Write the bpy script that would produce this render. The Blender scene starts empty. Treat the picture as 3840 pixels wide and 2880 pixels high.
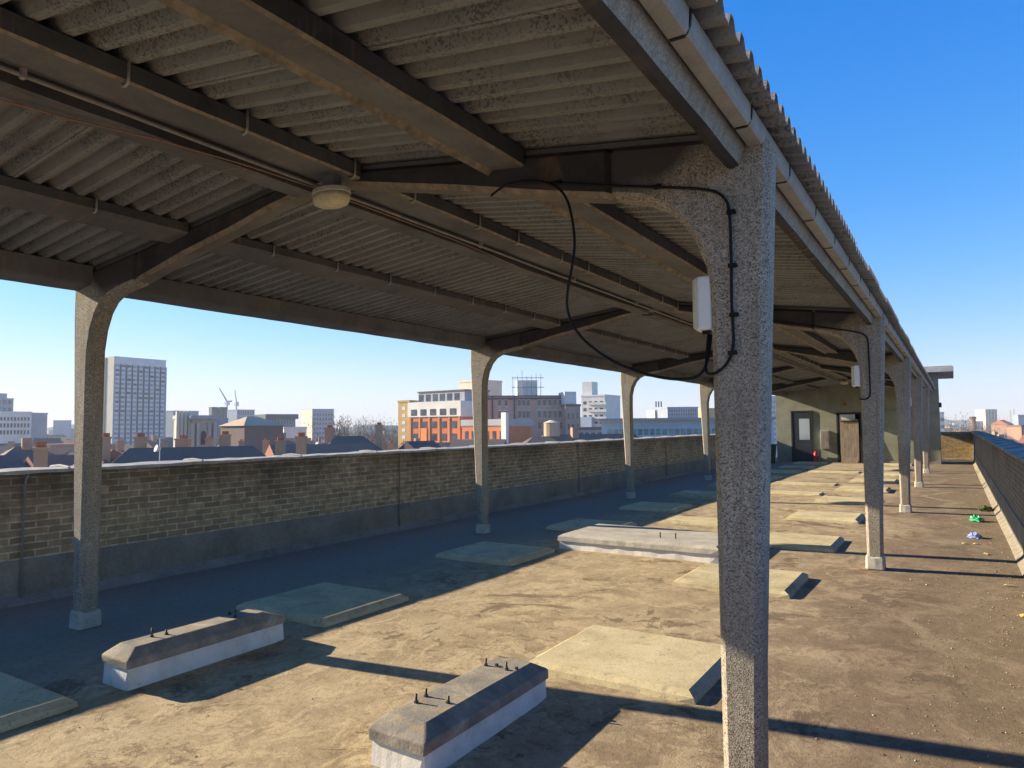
import bpy, bmesh, math, random
from mathutils import Vector, Matrix
random.seed(7)
R = math.radians
scene = bpy.context.scene
col = scene.collection

# ------------------------------------------------------------------ camera
F_PX, YAW, PIT, ROL = 701.818, R(-32.125), R(3.422), R(-0.484)
CAM = Vector((0.834, 0.0, 1.6))
fw = Vector((math.sin(YAW)*math.cos(PIT), math.cos(YAW)*math.cos(PIT), math.sin(PIT)))
rt0 = Vector((math.cos(YAW), -math.sin(YAW), 0)); up0 = rt0.cross(fw)
rt = math.cos(ROL)*rt0 + math.sin(ROL)*up0
up = -math.sin(ROL)*rt0 + math.cos(ROL)*up0
cd = bpy.data.cameras.new("camera"); cam = bpy.data.objects.new("camera", cd); col.objects.link(cam)
cam.matrix_world = Matrix(((rt.x, up.x, -fw.x, CAM.x), (rt.y, up.y, -fw.y, CAM.y), (rt.z, up.z, -fw.z, CAM.z), (0, 0, 0, 1)))
cd.sensor_width = 36; cd.lens = F_PX/1024*36; cd.clip_start = 0.05; cd.clip_end = 20000
scene.camera = cam

def at(u, v, D):
    """far place seen at photo pixel u,v (3840 wide), D metres away on plan"""
    d = fw*F_PX + rt*(u/3.75-512) - up*(v/3.75-384)
    return CAM + d*(D/math.hypot(d.x, d.y))

# ------------------------------------------------------------------ mesh builder
class MB:
    def __init__(s): s.v = []; s.f = []; s.m = []
    def add(s, vs, fs, mi=0):
        n = len(s.v); s.v += [tuple(v) for v in vs]; s.f += [tuple(i+n for i in f) for f in fs]; s.m += [mi]*len(fs)
    def box(s, x0, x1, y0, y1, z0, z1, mi=0):
        vs = [(x0,y0,z0),(x1,y0,z0),(x1,y1,z0),(x0,y1,z0),(x0,y0,z1),(x1,y0,z1),(x1,y1,z1),(x0,y1,z1)]
        s.add(vs, [(0,3,2,1),(4,5,6,7),(0,1,5,4),(1,2,6,5),(2,3,7,6),(3,0,4,7)], mi); return s
    def hexa(s, lo, hi, mi=0):
        n = len(lo)
        s.add(list(lo)+list(hi), [tuple(reversed(range(n))), tuple(range(n, 2*n))]+[(i,(i+1)%n,(i+1)%n+n,i+n) for i in range(n)], mi); return s
    def prismY(s, pts, y0, y1, mi=0):     # pts = (x,z) anticlockwise seen from -Y
        n = len(pts)
        s.add([(x,y0,z) for x,z in pts]+[(x,y1,z) for x,z in pts],
              [tuple(range(n)), tuple(reversed(range(n,2*n)))]+[(i,i+n,(i+1)%n+n,(i+1)%n) for i in range(n)], mi); return s
    def tube(s, pts, r, n=8, mi=0, cap=True):
        pts = [Vector(p) for p in pts]; rings = []
        prev = None
        for i, p in enumerate(pts):
            d = (pts[min(i+1,len(pts)-1)]-pts[max(i-1,0)]).normalized()
            a = (prev if prev is not None else (Vector((0,0,1)) if abs(d.z)<.9 else Vector((1,0,0))))
            a = (a - d*a.dot(d)).normalized(); b = d.cross(a); prev = a
            rr = r[i] if isinstance(r, (list,tuple)) else r
            rings.append([p+a*rr*math.cos(2*math.pi*k/n)+b*rr*math.sin(2*math.pi*k/n) for k in range(n)])
        vs = [v for g in rings for v in g]; fs = []
        for i in range(len(pts)-1):
            for k in range(n): fs.append((i*n+k, i*n+(k+1)%n, (i+1)*n+(k+1)%n, (i+1)*n+k))
        if cap: fs += [tuple(reversed(range(n))), tuple(range((len(pts)-1)*n, len(pts)*n))]
        s.add(vs, fs, mi); return s
    def build(s, name, mats, parent=None, bevel=0, smooth=False, seg=1, fix=True):
        me = bpy.data.meshes.new(name)
        org = parent['_o'] if parent is not None and '_o' in parent else (0,0,0)
        me.from_pydata([(x-org[0], y-org[1], z-org[2]) for x,y,z in s.v], [], s.f)
        if not isinstance(mats, (list,tuple)): mats = [mats]
        for m in mats: me.materials.append(m)
        for p, mi in zip(me.polygons, s.m): p.material_index = mi; p.use_smooth = smooth
        if fix or bevel:
            bm = bmesh.new(); bm.from_mesh(me)
            bmesh.ops.recalc_face_normals(bm, faces=bm.faces)
            if bevel:
                ed = [e for e in bm.edges if len(e.link_faces) == 2 and e.calc_face_angle(0) > R(35)]
                bmesh.ops.bevel(bm, geom=ed, offset=bevel, segments=seg, affect='EDGES', profile=.5)
            bm.to_mesh(me); bm.free()
        me.update()
        o = bpy.data.objects.new(name, me); col.objects.link(o)
        if parent is not None: o.parent = parent; o['_o'] = org
        else: o['_o'] = (0,0,0)
        return o

def tag(o, label=None, cat=None, group=None, kind=None):
    if label: o['label'] = label
    if cat: o['category'] = cat
    if group: o['group'] = group
    if kind: o['kind'] = kind
    return o
def thing(name, label, cat, loc, group=None):
    o = bpy.data.objects.new(name, None); col.objects.link(o); o.empty_display_size = .2
    o.location = loc; o['_o'] = tuple(loc)
    return tag(o, label, cat, group)
def copy_to(o, parent, off=(0,0,0)):
    """copy of a part (and its sub-parts) moved by off"""
    c = o.copy(); col.objects.link(c); c.parent = parent
    c.location = Vector(o.location) + Vector(off)
    for ch in list(o.children):
        d = ch.copy(); col.objects.link(d); d.parent = c
    return c
def copy_thing(o, off, label):
    c = o.copy(); col.objects.link(c); c.location = Vector(o.location)+Vector(off); c['label'] = label
    for ch in list(o.children):
        copy_to(ch, c)
    return c

# ------------------------------------------------------------------ materials
def nodes(name):
    m = bpy.data.materials.new(name); m.use_nodes = True; nt = m.node_tree
    nt.nodes['Principled BSDF'].inputs['Specular IOR Level'].default_value = .18
    return m, nt, nt.nodes['Principled BSDF']
class NB:
    """tiny node helper"""
    def __init__(s, nt): s.nt = nt; s.N = nt.nodes; s.L = nt.links
    def n(s, t, **k):
        o = s.N.new(t)
        for a, b in k.items(): setattr(o, a, b)
        return o
    def put(s, sock, v):
        if hasattr(v, 'is_output') or isinstance(v, bpy.types.NodeSocket): s.L.new(v, sock)
        else: sock.default_value = v
    def co(s, rnd=True):
        tc = s.n('ShaderNodeTexCoord').outputs['Object']
        if not rnd: return tc
        oi = s.n('ShaderNodeObjectInfo').outputs['Random']
        a = s.n('ShaderNodeMath', operation='MULTIPLY'); s.put(a.inputs[0], oi); a.inputs[1].default_value = 57
        b = s.n('ShaderNodeVectorMath', operation='ADD'); s.put(b.inputs[0], tc); s.put(b.inputs[1], a.outputs[0])
        return b.outputs[0]
    def noise(s, vec, scale, detail=4, rough=.55, dist=0):
        o = s.n('ShaderNodeTexNoise'); s.put(o.inputs['Vector'], vec)
        o.inputs['Scale'].default_value = scale; o.inputs['Detail'].default_value = detail
        o.inputs['Roughness'].default_value = rough; o.inputs['Distortion'].default_value = dist
        return o.outputs['Fac']
    def ramp(s, fac, stops, interp='LINEAR'):
        o = s.n('ShaderNodeValToRGB'); s.put(o.inputs[0], fac); cr = o.color_ramp; cr.interpolation = interp
        while len(cr.elements) < len(stops): cr.elements.new(.5)
        for e, (p, c) in zip(cr.elements, stops):
            e.position = p; e.color = (c[0], c[1], c[2], 1) if isinstance(c, (tuple, list)) else (c, c, c, 1)
        return o.outputs[0]
    def mix(s, fac, a, b, mode='MIX'):
        o = s.n('ShaderNodeMix', data_type='RGBA', blend_type=mode); s.put(o.inputs[0], fac)
        s.put(o.inputs[6], a if not isinstance(a, tuple) else (*a, 1) if len(a) == 3 else a)
        s.put(o.inputs[7], b if not isinstance(b, tuple) else (*b, 1) if len(b) == 3 else b)
        return o.outputs[2]
    def math(s, op, a, b=0.0, clamp=False):
        o = s.n('ShaderNodeMath', operation=op); o.use_clamp = clamp; s.put(o.inputs[0], a); s.put(o.inputs[1], b); return o.outputs[0]
    def bump(s, h, strength, dist=.01, nrm=None):
        o = s.n('ShaderNodeBump'); o.inputs['Strength'].default_value = strength; o.inputs['Distance'].default_value = dist
        s.put(o.inputs['Height'], h)
        if nrm: s.put(o.inputs['Normal'], nrm)
        return o.outputs[0]
    def xyz(s, v):
        o = s.n('ShaderNodeSeparateXYZ'); s.put(o.inputs[0], v); return o.outputs
    def comb(s, x, y, z):
        o = s.n('ShaderNodeCombineXYZ'); s.put(o.inputs[0], x); s.put(o.inputs[1], y); s.put(o.inputs[2], z); return o.outputs[0]

def M_simple(name, c, rough=.85, var=.25, scale=3, bump=.15, fine=40, metal=0, rnd=True):
    m, nt, p = nodes(name); b = NB(nt); co = b.co(rnd)
    n1 = b.noise(co, scale, 5); n2 = b.noise(co, fine, 3)
    f = b.math('ADD', b.math('MULTIPLY', n1, .65), b.math('MULTIPLY', n2, .35))
    lo = tuple(x*(1-var) for x in c); hi = tuple(min(1, x*(1+var)) for x in c)
    nt.links.new(b.ramp(f, [(.3, lo), (.7, hi)]), p.inputs['Base Color'])
    p.inputs['Roughness'].default_value = rough; p.inputs['Metallic'].default_value = metal
    if bump: nt.links.new(b.bump(n2, bump), p.inputs['Normal'])
    return m

def M_aggregate(name, base, dark, light, stain=None, haunch=False):
    m, nt, p = nodes(name); b = NB(nt); co = b.co()
    v = b.n('ShaderNodeTexVoronoi'); b.put(v.inputs['Vector'], co); v.inputs['Scale'].default_value = 190
    r = b.xyz(v.outputs['Color'])[0]
    c = b.ramp(r, [(0, dark), (.16, dark), (.30, base), (.76, base), (.86, light), (1, light)])
    big = b.noise(co, 2.2, 5, .6)
    c = b.mix(b.ramp(big, [(.35, 0), (.7, .55)]), c, tuple(x*.62 for x in base))
    if stain:
        st = b.noise(co, 7, 5, .7)
        c = b.mix(b.ramp(st, [(.52, 0), (.68, .6)]), c, stain)
    qs = b.xyz(co); sk_ = b.noise(b.comb(b.math('MULTIPLY', qs[0], 1.0), qs[1], b.math('MULTIPLY', qs[2], .07)), 22, 4, .6)
    c = b.mix(b.ramp(sk_, [(.50, 0), (.68, .42)]), c, tuple(x*.40 for x in base))
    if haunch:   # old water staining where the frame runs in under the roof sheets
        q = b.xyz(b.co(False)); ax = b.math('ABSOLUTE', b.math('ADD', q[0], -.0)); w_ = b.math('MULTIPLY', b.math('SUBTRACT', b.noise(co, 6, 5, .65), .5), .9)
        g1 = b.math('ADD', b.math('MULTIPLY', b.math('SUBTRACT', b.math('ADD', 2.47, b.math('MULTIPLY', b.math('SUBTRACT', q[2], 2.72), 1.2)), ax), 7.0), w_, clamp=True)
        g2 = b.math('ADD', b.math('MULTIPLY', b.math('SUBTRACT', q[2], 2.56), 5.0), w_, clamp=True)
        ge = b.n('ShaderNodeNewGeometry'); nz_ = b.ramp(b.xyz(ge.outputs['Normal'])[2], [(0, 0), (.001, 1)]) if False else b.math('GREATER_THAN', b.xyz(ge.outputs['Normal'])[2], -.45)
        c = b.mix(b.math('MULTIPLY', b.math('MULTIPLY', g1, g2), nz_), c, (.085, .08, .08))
    nt.links.new(c, p.inputs['Base Color']); p.inputs['Roughness'].default_value = .92
    nt.links.new(b.bump(v.outputs['Distance'], .3, .004), p.inputs['Normal'])
    return m

def M_brick(name, c1, c2, mortar, axis='Y', soot=.6, bw=.22, bh=.068, soot_z=1.2, z0=0.0):
    m, nt, p = nodes(name); b = NB(nt); co = b.co(False); x, y, z = b.xyz(co)[:3]
    u = y if axis == 'Y' else x
    wob = b.noise(co, 3, 2); u2 = b.math('ADD', u, b.math('MULTIPLY', b.math('SUBTRACT', wob, .5), .02))
    z2 = b.math('ADD', z, b.math('MULTIPLY', b.math('SUBTRACT', b.noise(co, 5, 2), .5), .016))
    br = b.n('ShaderNodeTexBrick'); b.put(br.inputs['Vector'], b.comb(u2, z2, 0.0))
    br.inputs['Scale'].default_value = 1; br.inputs['Brick Width'].default_value = bw; br.inputs['Row Height'].default_value = bh
    br.inputs['Mortar Size'].default_value = .0075; br.inputs['Mortar Smooth'].default_value = .15; br.inputs['Bias'].default_value = -.1
    br.offset = .5
    br.inputs['Color1'].default_value = (*c1, 1); br.inputs['Color2'].default_value = (*c2, 1); br.inputs['Mortar'].default_value = (*mortar, 1)
    # per brick variation
    vv = b.noise(co, 9, 3, .6)
    c = b.mix(b.ramp(vv, [(.35, 0), (.7, .8)]), br.outputs['Color'], tuple(x_*.45 for x_ in c1))
    wn = b.noise(co, 1.3, 4, .6)
    dk = b.math('MULTIPLY', b.math('ADD', b.math('MULTIPLY', b.math('SUBTRACT', z, soot_z-.38), 2.4), b.math('MULTIPLY', b.math('SUBTRACT', wn, .42), 3.2)), soot, clamp=True)
    c = b.mix(dk, c, (.035, .036, .036))
    lich = b.noise(co, 14, 4, .7); c = b.mix(b.ramp(lich, [(.6, 0), (.75, .35)]), c, (.24, .23, .19))
    nt.links.new(c, p.inputs['Base Color']); p.inputs['Roughness'].default_value = .93
    nrm = b.bump(b.math('ADD', b.math('MULTIPLY', br.outputs['Fac'], -1.0), b.math('MULTIPLY', b.noise(co, 60, 3), .4)), .55, .008)
    nt.links.new(nrm, p.inputs['Normal'])
    return m

def M_floor():
    m, nt, p = nodes('asphalt_roofing'); b = NB(nt); co = b.co(False); x, y, z = b.xyz(co)[:3]
    big = b.noise(co, .45, 5, .6, .6); mid = b.noise(co, 2.1, 6, .65, .5); fine = b.noise(co, 26, 5, .7); grit = b.noise(co, 130, 2, .6)
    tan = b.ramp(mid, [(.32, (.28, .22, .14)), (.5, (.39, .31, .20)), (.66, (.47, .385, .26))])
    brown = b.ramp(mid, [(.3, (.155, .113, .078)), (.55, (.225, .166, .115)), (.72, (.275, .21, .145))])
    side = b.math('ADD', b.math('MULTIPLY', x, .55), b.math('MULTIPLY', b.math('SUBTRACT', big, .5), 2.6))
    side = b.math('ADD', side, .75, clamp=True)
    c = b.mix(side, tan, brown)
    # pale dust patches
    pt = b.noise(b.comb(x, b.math('MULTIPLY', y, .8), z), 3.6, 8, .72, 1.2)
    c = b.mix(b.math('MULTIPLY', b.ramp(pt, [(.50, 0), (.57, .75)]), b.math('SUBTRACT', 1.0, b.math('MULTIPLY', side, .75))), c, (.53, .43, .28))
    vc = b.n('ShaderNodeTexVoronoi', feature='DISTANCE_TO_EDGE'); wv = b.n('ShaderNodeVectorMath', operation='ADD'); b.put(wv.inputs[0], co)
    nz = b.n('ShaderNodeTexNoise'); b.put(nz.inputs['Vector'], co); nz.inputs['Scale'].default_value = 4; nz.inputs['Detail'].default_value = 5; b.put(wv.inputs[1], nz.outputs['Color'])
    b.put(vc.inputs['Vector'], wv.outputs[0]); vc.inputs['Scale'].default_value = 2.1
    crk = b.math('MULTIPLY', b.ramp(vc.outputs['Distance'], [(0, 1), (.018, 0)]), b.ramp(b.noise(co, 1.0, 4, .6), [(.46, 0), (.56, .7)]))
    c = b.mix(crk, c, (.11, .08, .055))
    fl = b.noise(co, 5.5, 9, .8, .4)
    c = b.mix(b.math('MULTIPLY', b.ramp(fl, [(.545, 0), (.56, .75)]), b.ramp(b.noise(co, .8, 4, .6), [(.45, 0), (.55, 1)])), c, (.20, .145, .095))
    # dark flaked patches
    dp = b.noise(co, 1.1, 8, .75, .7)
    c = b.mix(b.ramp(dp, [(.57, 0), (.59, .72), (.63, .72)]), c, (.13, .095, .065))
    # repaired streaks running obliquely, greyish white
    ws = b.n('ShaderNodeTexWave'); b.put(ws.inputs['Vector'], co); ws.inputs['Scale'].default_value = .18; ws.inputs['Distortion'].default_value = 9; ws.inputs['Detail'].default_value = 5; ws.inputs['Detail Scale'].default_value = 2.4
    stk = b.math('MULTIPLY', b.ramp(ws.outputs['Fac'], [(.90, 0), (.985, .5)]), b.ramp(big, [(.42, 0), (.6, 1)]))
    c = b.mix(stk, c, (.46, .38, .26))
    # gravelly grey moss lane by right parapet
    rl = b.math('MULTIPLY', b.ramp(b.math('ADD', x, b.math('MULTIPLY', b.math('SUBTRACT', big, .5), 1.4)), [(.45, 0), (.95, .75)]), b.ramp(b.noise(co, 7, 6, .8), [(.44, 0), (.56, 1)]))
    c = b.mix(rl, c, (.20, .165, .105))
    # darker strip by the left wall
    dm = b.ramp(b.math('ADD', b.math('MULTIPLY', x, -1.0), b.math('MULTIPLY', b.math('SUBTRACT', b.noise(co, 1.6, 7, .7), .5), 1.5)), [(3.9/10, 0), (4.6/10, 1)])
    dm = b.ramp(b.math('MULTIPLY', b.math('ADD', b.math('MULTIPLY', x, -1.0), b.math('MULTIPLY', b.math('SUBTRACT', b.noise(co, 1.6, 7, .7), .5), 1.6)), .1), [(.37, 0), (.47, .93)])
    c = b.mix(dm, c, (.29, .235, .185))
    c = b.mix(b.ramp(fine, [(.3, .42), (.5, 0)]), c, (.09, .068, .048))
    c = b.mix(b.ramp(grit, [(.62, 0), (.72, .5)]), c, (.46, .38, .27))
    c = b.mix(b.ramp(grit, [(.28, .5), (.38, 0)]), c, (.06, .048, .037))
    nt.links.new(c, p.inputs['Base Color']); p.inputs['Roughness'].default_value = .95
    h = b.math('ADD', b.math('MULTIPLY', fine, .6), b.math('MULTIPLY', grit, .4)); h = b.math('ADD', h, b.math('MULTIPLY', pt, .8))
    nt.links.new(b.bump(h, .5, .012), p.inputs['Normal'])
    return m

def M_sheet():
    m, nt, p = nodes('fibre_cement_sheet'); b = NB(nt); co = b.co()
    v = b.n('ShaderNodeTexVoronoi'); b.put(v.inputs['Vector'], co); v.inputs['Scale'].default_value = 110
    r = b.xyz(v.outputs['Color'])[0]
    big = b.noise(co, 1.2, 5, .6)
    base = b.ramp(big, [(.3, (.21, .22, .23)), (.7, (.29, .295, .30))])
    q = b.xyz(co); st_ = b.comb(b.math('MULTIPLY', q[0], .22), q[1], q[2])
    sp = b.math('MULTIPLY', b.ramp(r, [(.60, 0), (.66, 1)]), b.ramp(b.noise(st_, 7, 5, .65), [(.42, 0), (.60, .55)]))
    base = b.mix(b.ramp(b.noise(st_, 11, 6, .7), [(.52, 0), (.68, .32)]), base, (.085, .08, .075))
    c = b.mix(sp, base, (.30, .29, .255))
    sd = b.math('MULTIPLY', b.ramp(r, [(.25, 1), (.3, 0)]), b.ramp(b.noise(co, 3, 4), [(.4, 0), (.6, .6)]))
    c = b.mix(sd, c, (.06, .056, .052))
    nt.links.new(c, p.inputs['Base Color']); p.inputs['Roughness'].default_value = .9
    nt.links.new(b.bump(v.outputs['Distance'], .2, .004), p.inputs['Normal'])
    return m

def M_beam(name, c, stain=(.20, .13, .075)):
    m, nt, p = nodes(name); b = NB(nt); co = b.co(); x, y, z = b.xyz(co)[:3]
    n1 = b.noise(co, 1.7, 6, .65); n2 = b.noise(co, 45, 4, .6)
    base = b.ramp(n1, [(.3, tuple(i*.62 for i in c)), (.7, tuple(i*1.25 for i in c))])
    st = b.noise(b.comb(x, b.math('MULTIPLY', y, 14.0), b.math('MULTIPLY', z, .6)), 2.0, 4, .6)
    gate = b.ramp(b.noise(b.comb(x, b.math('MULTIPLY', y, 1.4), 0.0), 1.1, 2), [(.5, 0), (.6, 1)])
    base = b.mix(b.math('MULTIPLY', b.ramp(st, [(.55, 0), (.62, .75)]), gate), base, stain)
    base = b.mix(b.ramp(b.noise(co, 5, 6, .7), [(.55, 0), (.7, .45)]), base, stain)
    base = b.mix(b.ramp(n2, [(.3, .3), (.5, 0)]), base, tuple(i*.5 for i in c))
    nt.links.new(base, p.inputs['Base Color']); p.inputs['Roughness'].default_value = .88
    nt.links.new(b.bump(n2, .25, .006), p.inputs['Normal'])
    return m

def M_pad():
    m, nt, p = nodes('pale_screed'); b = NB(nt); co = b.co()
    n1 = b.noise(co, 2.4, 7, .65, .5); g = b.noise(co, 60, 5, .75)
    c = b.ramp(n1, [(.3, (.38, .325, .20)), (.5, (.56, .485, .31)), (.7, (.66, .58, .385))])
    c = b.mix(b.ramp(g, [(.34, .55), (.47, 0)]), c, (.17, .14, .09))
    c = b.mix(b.ramp(b.noise(co, 9, 6, .75), [(.58, 0), (.66, .6)]), c, (.24, .21, .15))
    nt.links.new(c, p.inputs['Base Color']); p.inputs['Roughness'].default_value = .94
    nt.links.new(b.bump(b.math('ADD', g, n1), .35, .008), p.inputs['Normal'])
    return m

def M_cap():
    m, nt, p = nodes('weathered_lead_grey_render'); b = NB(nt); co = b.co()
    n1 = b.noise(co, 5, 7, .7, .6); g = b.noise(co, 70, 4, .7)
    c = b.ramp(n1, [(.3, (.17, .165, .16)), (.48, (.27, .25, .22)), (.6, (.36, .32, .26)), (.72, (.48, .46, .41))])
    c = b.mix(b.ramp(b.noise(co, 11, 5, .7), [(.57, 0), (.64, .55)]), c, (.36, .26, .14))
    c = b.mix(b.ramp(g, [(.32, .4), (.45, 0)]), c, (.08, .08, .08))
    nt.links.new(c, p.inputs['Base Color']); p.inputs['Roughness'].default_value = .9
    nt.links.new(b.bump(b.math('ADD', g, n1), .4, .008), p.inputs['Normal'])
    return m

def M_whitewash():
    m, nt, p = nodes('white_masonry_paint'); b = NB(nt); co = b.co(); z = b.xyz(co)[2]
    n1 = b.noise(co, 6, 6, .7); g = b.noise(co, 55, 4, .6)
    c = b.ramp(n1, [(.3, (.60, .58, .54)), (.6, (.78, .77, .74))])
    low = b.math('ADD', b.math('MULTIPLY', z, -14.0), b.math('MULTIPLY', n1, 1.9))
    c = b.mix(b.ramp(low, [(.45, 0), (1.0, .8)]), c, (.33, .27, .17))
    c = b.mix(b.ramp(b.noise(co, 18, 5, .7), [(.63, 0), (.7, .5)]), c, (.4, .34, .24))
    nt.links.new(c, p.inputs['Base Color']); p.inputs['Roughness'].default_value = .85
    nt.links.new(b.bump(g, .3, .005), p.inputs['Normal'])
    return m

def M_planks(name, c):
    m, nt, p = nodes(name); b = NB(nt); co = b.co(False); x, y, z = b.xyz(co)[:3]
    g = b.noise(b.comb(b.math('MULTIPLY', x, 9.0), b.math('MULTIPLY', y, 9.0), b.math('MULTIPLY', z, .8)), 3, 5, .6)
    c1 = b.ramp(g, [(.3, tuple(i*.5 for i in c)), (.6, c), (.8, tuple(i*1.3 for i in c))])
    fx = b.math('FRACT', b.math('MULTIPLY', x, 9.0))
    c1 = b.mix(b.ramp(fx, [(.0, .8), (.07, 0)]), c1, (.05, .04, .03))
    nt.links.new(c1, p.inputs['Base Color']); p.inputs['Roughness'].default_value = .85
    return m

def M_glass(name='window_glass', c=(.05, .07, .09), rough=.08):
    m, nt, p = nodes(name); b = NB(nt)
    n = b.noise(b.co(), .6, 2)
    nt.links.new(b.ramp(n, [(.35, tuple(i*.6 for i in c)), (.65, tuple(i*1.5 for i in c))]), p.inputs['Base Color'])
    p.inputs['Roughness'].default_value = rough; p.inputs['Specular IOR Level'].default_value = .6
    return m

mt_floor = M_floor()
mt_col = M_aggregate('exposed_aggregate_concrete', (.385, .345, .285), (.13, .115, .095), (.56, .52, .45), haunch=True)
mt_eave = M_aggregate('eave_aggregate_concrete', (.36, .345, .32), (.24, .23, .21), (.46, .44, .41), stain=(.26, .21, .15))
mt_rafter = M_beam('stained_and_shaded_concrete', (.062, .062, .066))
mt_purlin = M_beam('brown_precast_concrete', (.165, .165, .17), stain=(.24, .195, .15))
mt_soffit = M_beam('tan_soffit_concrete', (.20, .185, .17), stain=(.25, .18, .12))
mt_edge = M_simple('worn_lit_concrete_edge', (.26, .22, .17), var=.5, scale=12, bump=.2, fine=40)  # worn chamfers, with the lit-edge highlight painted into the pale colour
mt_pside = M_beam('dark_concrete_side', (.10, .102, .108), stain=(.19, .145, .105))  # purlin sides, darker than their soffits
mt_sheet = M_sheet()
mt_brickL = M_brick('yellow_stock_brick_left', (.58, .43, .25), (.28, .21, .14), (.74, .66, .54), 'Y', .46)
mt_brickR = M_brick('grey_stock_brick_right', (.31, .28, .23), (.21, .19, .165), (.46, .43, .37), 'Y', .35, soot_z=1.25)
mt_brickE = M_brick('yellow_stock_brick_end', (.42, .29, .12), (.33, .22, .10), (.42, .36, .26), 'X', .25, soot_z=1.4)
mt_skirt = M_simple('sooty_bitumen_render', (.27, .245, .215), var=.35, scale=2.5, bump=.25, fine=30)
mt_skirtR = M_simple('grey_cement_render', (.27, .255, .23), var=.35, scale=2.5, bump=.25, fine=30)
mt_fillet = M_simple('pale_cement_fillet', (.25, .22, .175), var=.45, scale=9, bump=.35, fine=50)
mt_coping = M_simple('lead_coping', (.44, .42, .38), var=.35, scale=6, bump=.3, fine=30, rough=.7)
mt_copingR = M_simple('dark_coping', (.30, .26, .21), var=.35, scale=6, bump=.3, fine=30, rough=.6)
mt_gut = M_simple('gutter_cement', (.36, .365, .36), var=.2, scale=8, bump=.2, fine=60)
mt_pad = M_pad(); mt_cap = M_cap(); mt_white = M_whitewash()
mt_foot = M_simple('pale_concrete_foot', (.50, .48, .43), var=.3, scale=9, bump=.3, fine=50)
mt_bolt = M_simple('rusty_bolt', (.10, .085, .07), rough=.6, metal=.6, scale=30, bump=0)
mt_galv = M_simple('galvanised_steel', (.42, .41, .39), rough=.5, metal=.4, scale=30, bump=0)
mt_black = M_simple('black_cable', (.012, .014, .018), rough=.45, scale=10, bump=0)
mt_cond = M_simple('grey_conduit', (.27, .26, .25), rough=.5, scale=10, bump=0)
mt_wire = M_simple('red_brown_wire', (.34, .19, .14), rough=.6, scale=10, bump=0)
mt_lens = M_simple('yellowed_lens', (.62, .56, .36), rough=.35, var=.25, scale=14, bump=0)
mt_lampw = M_simple('white_polycarbonate', (.88, .90, .93), rough=.3, var=.05, scale=6, bump=0)
mt_lampy = M_simple('aged_polycarbonate', (.66, .64, .50), rough=.35, var=.15, scale=12, bump=0)
mt_green = M_simple('pale_green_render', (.27, .275, .205), var=.28, scale=2.2, bump=.2, fine=25, rnd=False)
mt_greenD = M_simple('dark_green_paint', (.045, .075, .065), var=.2, scale=4, bump=.05)
mt_slab = M_simple('roof_slab_concrete', (.42, .41, .41), var=.2, scale=4)
mt_doord = M_simple('dark_door_paint', (.035, .042, .055), rough=.55, var=.25, scale=5)
mt_glassd = M_glass('door_glass', (.30, .34, .38), .35)
mt_plank = M_planks('weathered_boards', (.42, .33, .24))
mt_plankg = M_planks('grey_weathered_boards', (.30, .27, .23))
mt_void = M_simple('lobby_shade_black', (.015, .016, .017), bump=0)
mt_red = M_simple('red_enamel', (.62, .04, .05), rough=.35, var=.1, bump=0)
mt_bush = M_simple('shrub_leaves', (.075, .11, .035), rough=.6, var=.5, scale=9, bump=0)
mt_terra = M_simple('terracotta', (.36, .13, .08), scale=6)
mt_steelw = M_simple('transom_white', (.62, .62, .58), scale=6)

# ------------------------------------------------------------------ the host roof
YB, YE = -7.0, 34.9            # ends of the roof walk
XL, XR_ = -6.56, 1.471         # inner faces of the parapets
me = MB()
nx, ny = 56, 240
xs = [XL+(XR_-XL)*i/nx for i in range(nx+1)]; ys = [YB+(YE-YB)*j/ny for j in range(ny+1)]
def fz(x, y): return .004*math.sin(x*1.7+y*.6)+.004*math.sin(y*1.3-x*.8)-.004
me.add([(x, y, fz(x, y)) for y in ys for x in xs], [(j*(nx+1)+i, j*(nx+1)+i+1, (j+1)*(nx+1)+i+1, (j+1)*(nx+1)+i) for j in range(ny) for i in range(nx)])
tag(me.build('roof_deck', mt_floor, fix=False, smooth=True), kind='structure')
me = MB(); me.box(XL-.33, XR_+.33, YB-.3, YE+.3, -22, -.03)
tag(me.build('host_building_walls', M_simple('host_brick', (.25, .2, .13), rnd=False)), kind='structure')

# parapets
def parapet(name, label, xin, out, y0, y1, h, mb, ms, mc, side):
    t = thing(name, label, 'wall', (xin, (y0+y1)/2, 0))
    s = 1 if side == 'R' else -1
    a, b_ = sorted((xin, xin+s*out))
    MB().box(a, b_, y0, y1, -.02, h-.035).build('brickwork', mb, t)
    a, b_ = sorted((xin-s*.018, xin+s*.02))
    MB().box(a, b_, y0, y1, -.015, .40).build('render_skirting', ms, t, bevel=.006)
    # cement fillet at the foot
    f = MB(); x0 = xin-s*.018
    f.prismY([(x0, -.01), (x0-s*.075, -.01), (x0-s*.07, .006), (x0-s*.02, .05), (x0, .075)], y0, y1)
    f.build('cement_fillet', ms if side == 'L' else mt_fillet, t)
    return t
pl = parapet('brick_parapet', 'long low sooty yellow brick parapet with grey coping, left of the canopy columns', XL, .33, YB, YE, 1.225, mt_brickL, mt_skirt, mt_coping, 'L')
pr = parapet('brick_parapet', 'grey brick parapet with dark coping along the right edge of the roof walk', XR_, .33, YB, YE, 1.207, mt_brickR, mt_skirtR, mt_copingR, 'R')
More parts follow.
